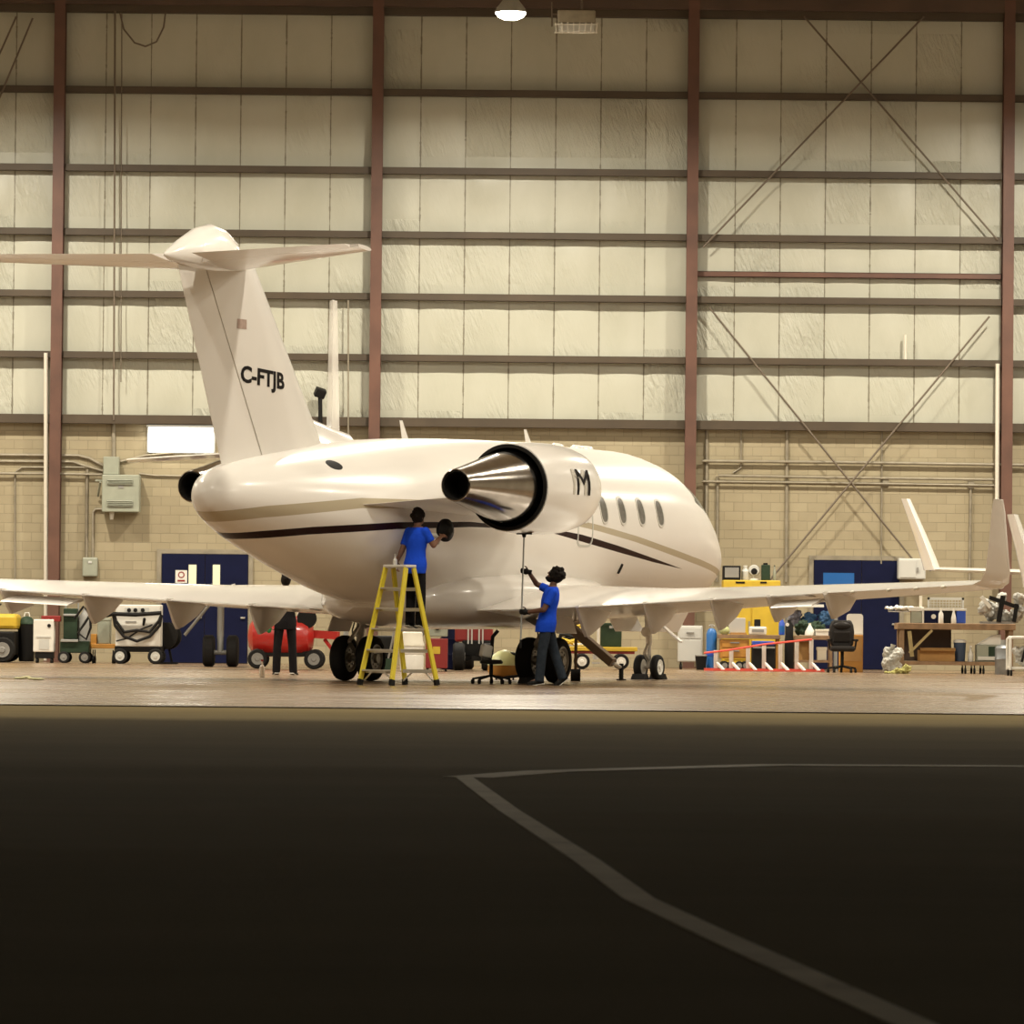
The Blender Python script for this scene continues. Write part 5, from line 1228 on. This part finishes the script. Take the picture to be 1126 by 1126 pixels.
t.mesh('headrest_pad', M['leather'], MB().ell((0, .16, .98), (.19, .07, .09), n=16, m=8)); t.mesh('lumbar_pad', M['leather'], MB().box((0, .11, .75), (.36, .06, .24)), smooth=0, bev=.03)
for s in (-1, 1): t.mesh('armrest', M['leather'], MB().bar((s * .29, .12, .68), (s * .29, -.2, .68), .07, .05).bar((s * .29, -.05, .68), (s * .26, -.03, .48), .04, .04).bar((s * .29, .1, .68), (s * .2, .15, .7), .04, .04), smooth=0, bev=.012)
t = Thing('orange_locker', 'orange-brown box cabinet directly behind the office chair', 'cabinet', 936, 103.2)
t.box('cabinet_body', M['orange'], 924, 698, 949, 728, .5, 0, z0=0, bev=.01); t.box('cabinet_door', M['cardboard'], 926, 700, 947.5, 727, .02, -.015, bev=0)
zt_ = t.P(936, 698).z
t2 = Thing('white_chair_back', 'white rounded plastic panel standing on the orange-brown cabinet', 'panel', 939.5, 103.4, z=zt_)
pl = MB(); x0, x1, z0, z1 = t2.P(931, 690).x, t2.P(949, 690).x, 0, t2.P(939, 675).z
pts = [(x0, 0), (x1, 0)] + [(x1 - .06 + .06 * math.cos(a), z1 - .06 + .06 * math.sin(a)) for a in (0, .5, 1.0, 1.57)] + [(x0 + .06 + .06 * math.cos(a), z1 - .06 + .06 * math.sin(a)) for a in (1.57, 2.1, 2.6, 3.14)]
t2.mesh('panel_body', M['offwhite'], pl.prism(pts, 'y', 0, .05)); t2.mesh('panel_foot', M['grey_light'], MB().bb((x0 + .03, -.06, 0), (x1 - .03, .12, .03)), smooth=0)
# big workbench
t = Thing('workbench', 'long heavy wooden workbench at the right, on casters', 'workbench', 1050, 101.6)
t.box('bench_top', M['wood'], 987, 685.5, 1117, 692.5, .9, 0, bev=.012)
M['wood2'] = mat('pale_timber', (.42, .32, .14), .6, noise_=.3, nscale=5)
for px in (992, 1112):
    for y in (.06, .72): t.box('leg', M['wood'], px - 2.5, 692, px + 2.5, 735, .12, y, z0=.12, bev=.005)
t.mesh('brace', M['wood2'], MB().bar(t.P(1000, 718, .02), t.P(1025, 693, .02), .09, .05)); t.mesh('brace', M['wood2'], MB().bar(t.P(1000, 694, .03), t.P(1003, 722, .03), .08, .05))
t.box('lower_shelf', M['wood'], 990, 727.5, 1114, 731.5, .85, .03, bev=.006); t.box('back_panel', M['steel_dark'], 990, 692, 1050, 727, .03, .85, bev=0)
t.casters((994, 1062, 1072, 1082, 1110), .1, .78, .06, .18)
zt_, zs_ = t.P(1050, 685.5).z, t.P(1050, 727.5).z
t2 = Thing('wire_rack', 'grey wire rack standing at the back of the long workbench', 'rack', 1041, 102.3, z=zt_)
x0, x1, z1 = t2.P(1020, 670).x, t2.P(1060, 670).x, t2.P(1040, 657).z
t2.mesh('frame', M['grey_light'], MB().bb((x0, 0, 0), (x0 + .04, .04, z1)).bb((x1 - .04, 0, 0), (x1, .04, z1)).bb((x0, 0, z1 - .05), (x1, .04, z1)))
wr = MB()
for k in range(6): wr.bb((x0, .01, z1 * (.4 + .1 * k)), (x1, .02, z1 * (.4 + .1 * k) + .012))
for k in range(12): wr.bb((x0 + (x1 - x0) * k / 12, .01, z1 * .4), (x0 + (x1 - x0) * k / 12 + .01, .02, z1))
t2.mesh('mesh_panel', M['grey_light'], wr, smooth=0)
t2 = Thing('blue_crate', 'blue crate with white and dark bottles on the long workbench', 'crate', 1026, 101.9, z=zt_)
t2.box('crate_body', M['blue_door'], 1016, 671, 1036, 685, .3, .0, z0=0, bev=.01); t2.box('crate_rim', M['offwhite'], 1014, 669, 1063, 671.5, .34, -.02, bev=.005); t2.box('crate_end', M['offwhite'], 1014.5, 671, 1016, 685, .3, 0, z0=0, bev=0)
t2.box('crate_body', M['black'], 1036, 671, 1051, 685, .3, .02, z0=0, bev=0); t2.box('crate_end', M['blue'], 1051.5, 671, 1062, 685, .3, 0, z0=0, bev=.02)
t2.mesh('round_sticker', M['offwhite'], MB().cyl(t2.P(1026.5, 678, -.012), t2.P(1026.5, 678, .01), .05, n=16))
for px, lab in ((1034.5, 'white straight bottle in front of the blue crate on the workbench'), (1048.5, 'white tapered bottle in front of the blue crate on the workbench')):
    t2 = Thing('white_bottle', lab, 'bottle', px, 101.75, z=zt_)
    t2.mesh('bottle_body', M['offwhite'], MB().lathe([(0, .05), (.01, .055), (.2 if px < 1040 else .12, .05), (.25, .02), (.29, .02)], (0, .05, 0), (0, 0, 1), 16)); t2.mesh('bottle_cap', M['cream'], MB().cyl((0, .05, .29), (0, .05, .32), .022, n=10))
t2 = Thing('grey_post_box', 'grey upright box at the left end of the long workbench', 'box', 1007, 102.0, z=zt_)
t2.box('box_body', M['greygreen'], 1002, 672, 1014, 685, .25, 0, z0=0, bev=.01); t2.box('box_top', M['offwhite'], 999, 667.5, 1016, 672, .3, -.02, bev=.01)
t2.mesh('box_stem', M['whitepipe'], MB().cyl(t2.P(1013, 668, .1), t2.P(1013, 655, .1), .03, n=8))
t2 = Thing('white_cloths', 'pile of white cloths at the left end over the grey upright box', 'cloth', 990, 102.05, z=t2.P(1000, 672).z + zt_)
b = MB()
for k in range(8): b.ell((random.uniform(-.28, .22), random.uniform(0, .2), .03 + random.uniform(0, .05)), (.12, .09, .035), (random.uniform(-.2, .2), random.uniform(-.2, .2), random.random()), 12, 8)
remesh(b, 'cloth_pile', M['offwhite'], t2.r, .012, 2, .06, 9); t2.mesh('cloth_board', M['grey_light'], MB().bb((-.25, 0, -.02), (.35, .22, .0)), smooth=0)
t2 = Thing('cardboard_box', 'wide open cardboard box on the shelf under the workbench', 'box', 1031, 101.75, z=zs_)
t2.box('box_body', M['cardboard'], 1011, 715, 1050, 727, .5, 0, z0=0, bev=.006); t2.mesh('box_flap', M['cardboard'], MB().box(t2.P(1031, 714, -.05), (.74, .14, .01), (.4, 0, 0)), smooth=0)
t2 = Thing('blue_bucket', 'dark blue bucket with a white lid on the shelf under the workbench', 'bucket', 1056, 101.8, z=zs_)
t2.mesh('bucket_body', mat('navy_plastic', (.03, .05, .09), .4), MB().lathe([(0, .1), (.01, .11), (.4, .13)], (0, .15, 0), (0, 0, 1), 22)); t2.mesh('bucket_lid', M['offwhite'], MB().lathe([(.4, .135), (.44, .135), (.46, .11), (.47, .01)], (0, .15, 0), (0, 0, 1), 22))
t2 = Thing('white_spray_bottle', 'white bottle beside the blue bucket under the workbench', 'bottle', 1067.5, 101.8, z=zs_)
t2.mesh('bottle_body', M['offwhite'], MB().lathe([(0, .05), (.01, .055), (.16, .055), (.24, .02), (.3, .02)], (0, .08, 0), (0, 0, 1), 16)); t2.mesh('bottle_cap', M['offwhite'], MB().box((0, .06, .32), (.04, .09, .04)), smooth=0)
t2 = Thing('grey_toolbox', 'grey-green toolbox on the shelf at the right under the workbench', 'toolbox', 1087, 101.8, z=zs_)
t2.box('box_body', M['greygreen'], 1074, 709, 1100, 727, .4, 0, z0=0, bev=.015); t2.box('box_front', M['green'], 1087, 711, 1099, 722, .02, -.012, bev=0); t2.box('box_lip', M['offwhite'], 1075, 722, 1099, 726, .03, -.03, bev=.005)
t2 = Thing('white_wedge', 'white wedge-shaped tray leaning on top of the grey toolbox', 'tray', 1089, 101.85, z=zs_ + t2.P(1087, 709).z)
t2.mesh('wedge_body', M['offwhite'], MB().prism([(-.28, 0), (.22, 0), (.22, .22), (.05, .2)], 'y', 0, .3), smooth=0, bev=.008); t2.mesh('wedge_rim', M['grey_light'], MB().bar((-.28, -.01, .01), (.05, -.01, .2), .02, .02), smooth=0)
t2 = Thing('machine_part', 'grey and black machine part under white wrapping on the right of the workbench', 'machine part', 1100, 102.0, z=zt_)
b = MB()
for k in range(12): b.ell((random.uniform(-.35, .5), random.uniform(.1, .35), .15 + random.uniform(-.05, .4)), (.12, .1, .16), (random.random(), random.random(), 0), 12, 8)
M['wrap'] = mat('crumpled_wrap', (.5, .48, .42), .5, noise_=.5, nscale=5, bump=.8, bscale=10)
remesh(b, 'wrapping', M['wrap'], t2.r, .02, 3, .1, 6); t2.mesh('dark_bracket', M['black'], MB().bar(t2.P(1088, 657, .0), t2.P(1120, 668, .05), .12, .08).bar(t2.P(1103, 655, 0), t2.P(1098, 684, 0), .1, .06).bar(t2.P(1118, 664, 0), t2.P(1115, 684, 0), .08, .06), smooth=0)
t2.mesh('pale_arm', M['offwhite'], MB().bar(t2.P(1079, 656, -.02), t2.P(1089, 668, -.02), .06, .08), smooth=0)
t2.mesh('base_plate', M['grey_mid'], MB().bb((-.4, 0, 0), (.28, .5, .05)), smooth=0)
t = Thing('rubbish_bag', 'grey crumpled bag on the floor at the left foot of the workbench', 'bag', 981, 100.9)
b = MB()
for k in range(10): b.ell((random.uniform(-.13, .16), random.uniform(0, .2), .2 + random.uniform(-.05, .22)), (.13, .12, .15), (random.random(), random.random(), 0), 12, 8)
b.ell((0, .1, .14), (.2, .18, .135)); remesh(b, 'bag_body', M['wrap'], t.r, .016, 4, .08, 6); t.mesh('bag_knot', M['wrap'], MB().cyl((.0, .1, .5), (.03, .1, .6), .03, .06, 10))
o = remesh(MB().ell((0, 0, .06), (.16, .1, .06)).ell((.12, .02, .1), (.1, .08, .09)).ell((-.2, 0, .025), (.16, .06, .025)), 'yellow_rag', mat('yellow_rag', (.36, .33, .12), .9, bump=.6, bscale=15), None, .012, 3, .1, 8)
o.location = (at(990, 737, 100.3).x, 100.3, 0); tag(o, 'crumpled yellow rag on the floor by the workbench caster', 'rag')
t = Thing('metal_drum', 'grey drum on the floor between the workbench and the white cart', 'drum', 1104, 100.6)
t.mesh('drum_body', mat('zinc', (.3, .31, .31), .4, metal=.6, noise_=.4, nscale=4), MB().lathe([(0, .16), (.02, .17), (.3, .17), (.32, .18), (.34, .17), (.55, .17), (.6, .12), (.62, .02)], (0, .2, 0), (0, 0, 1), 24)); t.mesh('drum_spout', M['greymetal'], MB().cyl((0, .2, .6), (0, .2, .72), .05, n=12))
t = Thing('white_cart', 'white tubular wheeled cart at the right edge', 'cart', 1124, 97.5)
x0, x1, z1 = t.P(1111, 720).x, t.P(1148, 720).x, t.P(1115, 701).z
for y in (0, .6): t.mesh('frame', M['offwhite'], MB().tube([(x0, y, .12), (x0, y, z1 - .03), (x0 + .03, y, z1), (x1 - .03, y, z1), (x1, y, z1 - .03), (x1, y, .12)], .03), smooth=40)
t.mesh('top_shelf', M['offwhite'], MB().bb((x0, 0, z1 - .03), (x1, .6, z1)), smooth=0); t.mesh('bottom_shelf', M['offwhite'], MB().bb((x0, 0, .14), (x1, .6, .18)), smooth=0)
t.casters((1112, 1146), 0.0, .6, .06, .16)
t2 = Thing('wrapped_bundle', 'grey crumpled bundle inside the white cart at the right edge', 'bundle', 1126, 97.65, z=.18)
b = MB()
for k in range(10): b.ell((random.uniform(-.1, .14), random.uniform(.1, .3), .16 + random.uniform(-.02, .22)), (.12, .1, .13), (random.random(), random.random(), 0), 12, 8)
remesh(b, 'bundle_body', M['wrap'], t2.r, .016, 2, .1, 7); t2.mesh('strap', M['black'], MB().bar((-.05, -.04, .1), (.05, -.03, .5), .05, .03), smooth=0)
t = Thing('wall_cabinet', 'pale grey wall box right of the blue door, behind the far winglet', 'cabinet', 1002, WALL - .45, py=637)
t.box('box_body', M['grey_light'], 988, 614, 1018, 637, .45, 0, bev=.03); t.box('box_door', M['grey_light'], 990, 616, 1007, 635, .02, -.012, bev=.006); t.box('box_handle', M['grey_mid'], 1008, 624, 1010, 629, .03, -.03, bev=0)
# scraps on the floor
for i, (px, py, lab) in enumerate(((20, 747, 'scrap of pale masking paper on the floor at far left, leftmost of four'), (29, 746, 'scrap of pale masking paper on the floor at far left, second from the left'), (36, 747.5, 'scrap of pale masking paper on the floor at far left, third from the left'), (43, 748, 'scrap of pale masking paper on the floor at far left, rightmost of four'))):
    p = ground(px, py); o = remesh(MB().ell((0, 0, .018), (.07 + .02 * (i % 2), .06, .018)).ell((.06, .02, .02), (.05, .05, .02)), 'paper_scrap', mat('masking_paper', (.5, .48, .28), .8) if i == 0 else o_.data.materials[0], None, .008, 2)
    o_ = o; o.location = p; o.rotation_euler = (0, 0, i); tag(o, lab, 'paper', 'scraps of paper on the floor')
# ------------------------------------------------------------ high-bay lamps
def lamp(loc, label, group=None, light=True):
    r = thing('high_bay_lamp', label, 'lamp', loc, 0, group)
    MB().lathe([(.02, .33), (.03, .34), (.12, .3), (.3, .16), (.34, .12), (.62, .1), (.66, .06), (.66, .05), (.6, .05), (.3, .1), (.1, .27)], (0, 0, 0), (0, 0, 1), 32).build('reflector', M['greymetal'], r, 40)
    MB().cyl((0, 0, .6), (0, 0, ZT - loc[2]), .02, n=8).build('stem', M['greymetal'], r)
    MB().lathe([(-.14, .02), (-.125, .15), (-.07, .27), (.0, .32), (.05, .32), (.06, .02)], (0, 0, 0), (0, 0, 1), 32).build('lens', M['lamp_glow'], r, 60)
    li = bpy.data.lights.new('lamp_light', 'AREA'); li.shape = 'DISK'; li.size = .6;  li.energy = LAMP_W * 1.35; li.color = LAMP_COL
    o = bpy.data.objects.new('lamp_light', li); COL.objects.link(o); o.parent = r; o.location = (0, 0, -.16)
    if loc[1] > 100: li.spread = math.radians(164)      # same fixture; spread narrowed to keep the top of the wall dark
    return r
LX = [-23.4, -11.75, -.13, 11.6, 23.2]; LY = [102, 84, 64, 55.5]  # unseen front row by the door is added to brighten the nearby apron
JIT = [58, 74, 66, 71, 61]
ROWW = {102: 1.35, 84: .9, 64: .52, 55.5: .45}      # same lamps; row powers weighted to balance wall, jet and apron brightness
lz = at(556, 15, 102).z
first = lamp((LX[2], 102, lz), 'lit round high-bay lamp hanging at the top centre of the back wall', None)
for yy in LY:
    for xx in LX:
        if yy == 102 and xx == LX[2]: continue
        yj = {102: 102, 84: 84 + random.uniform(-4, 4), 64: JIT[LX.index(xx)], 55.5: 55.5 + random.uniform(-1.2, 1.2)}[yy]
        c = dup(first, (xx, yj, lz), label='lit round high-bay lamp hanging from the hangar roof out of view'); c['group'] = 'high-bay lamps out of view'
        for ch in c.children:
            if ch.type == 'LIGHT': ch.data = ch.data.copy(); ch.data.energy = LAMP_W * ROWW[yy]; ch.data.spread = math.radians(164 if yy == 102 else 180)
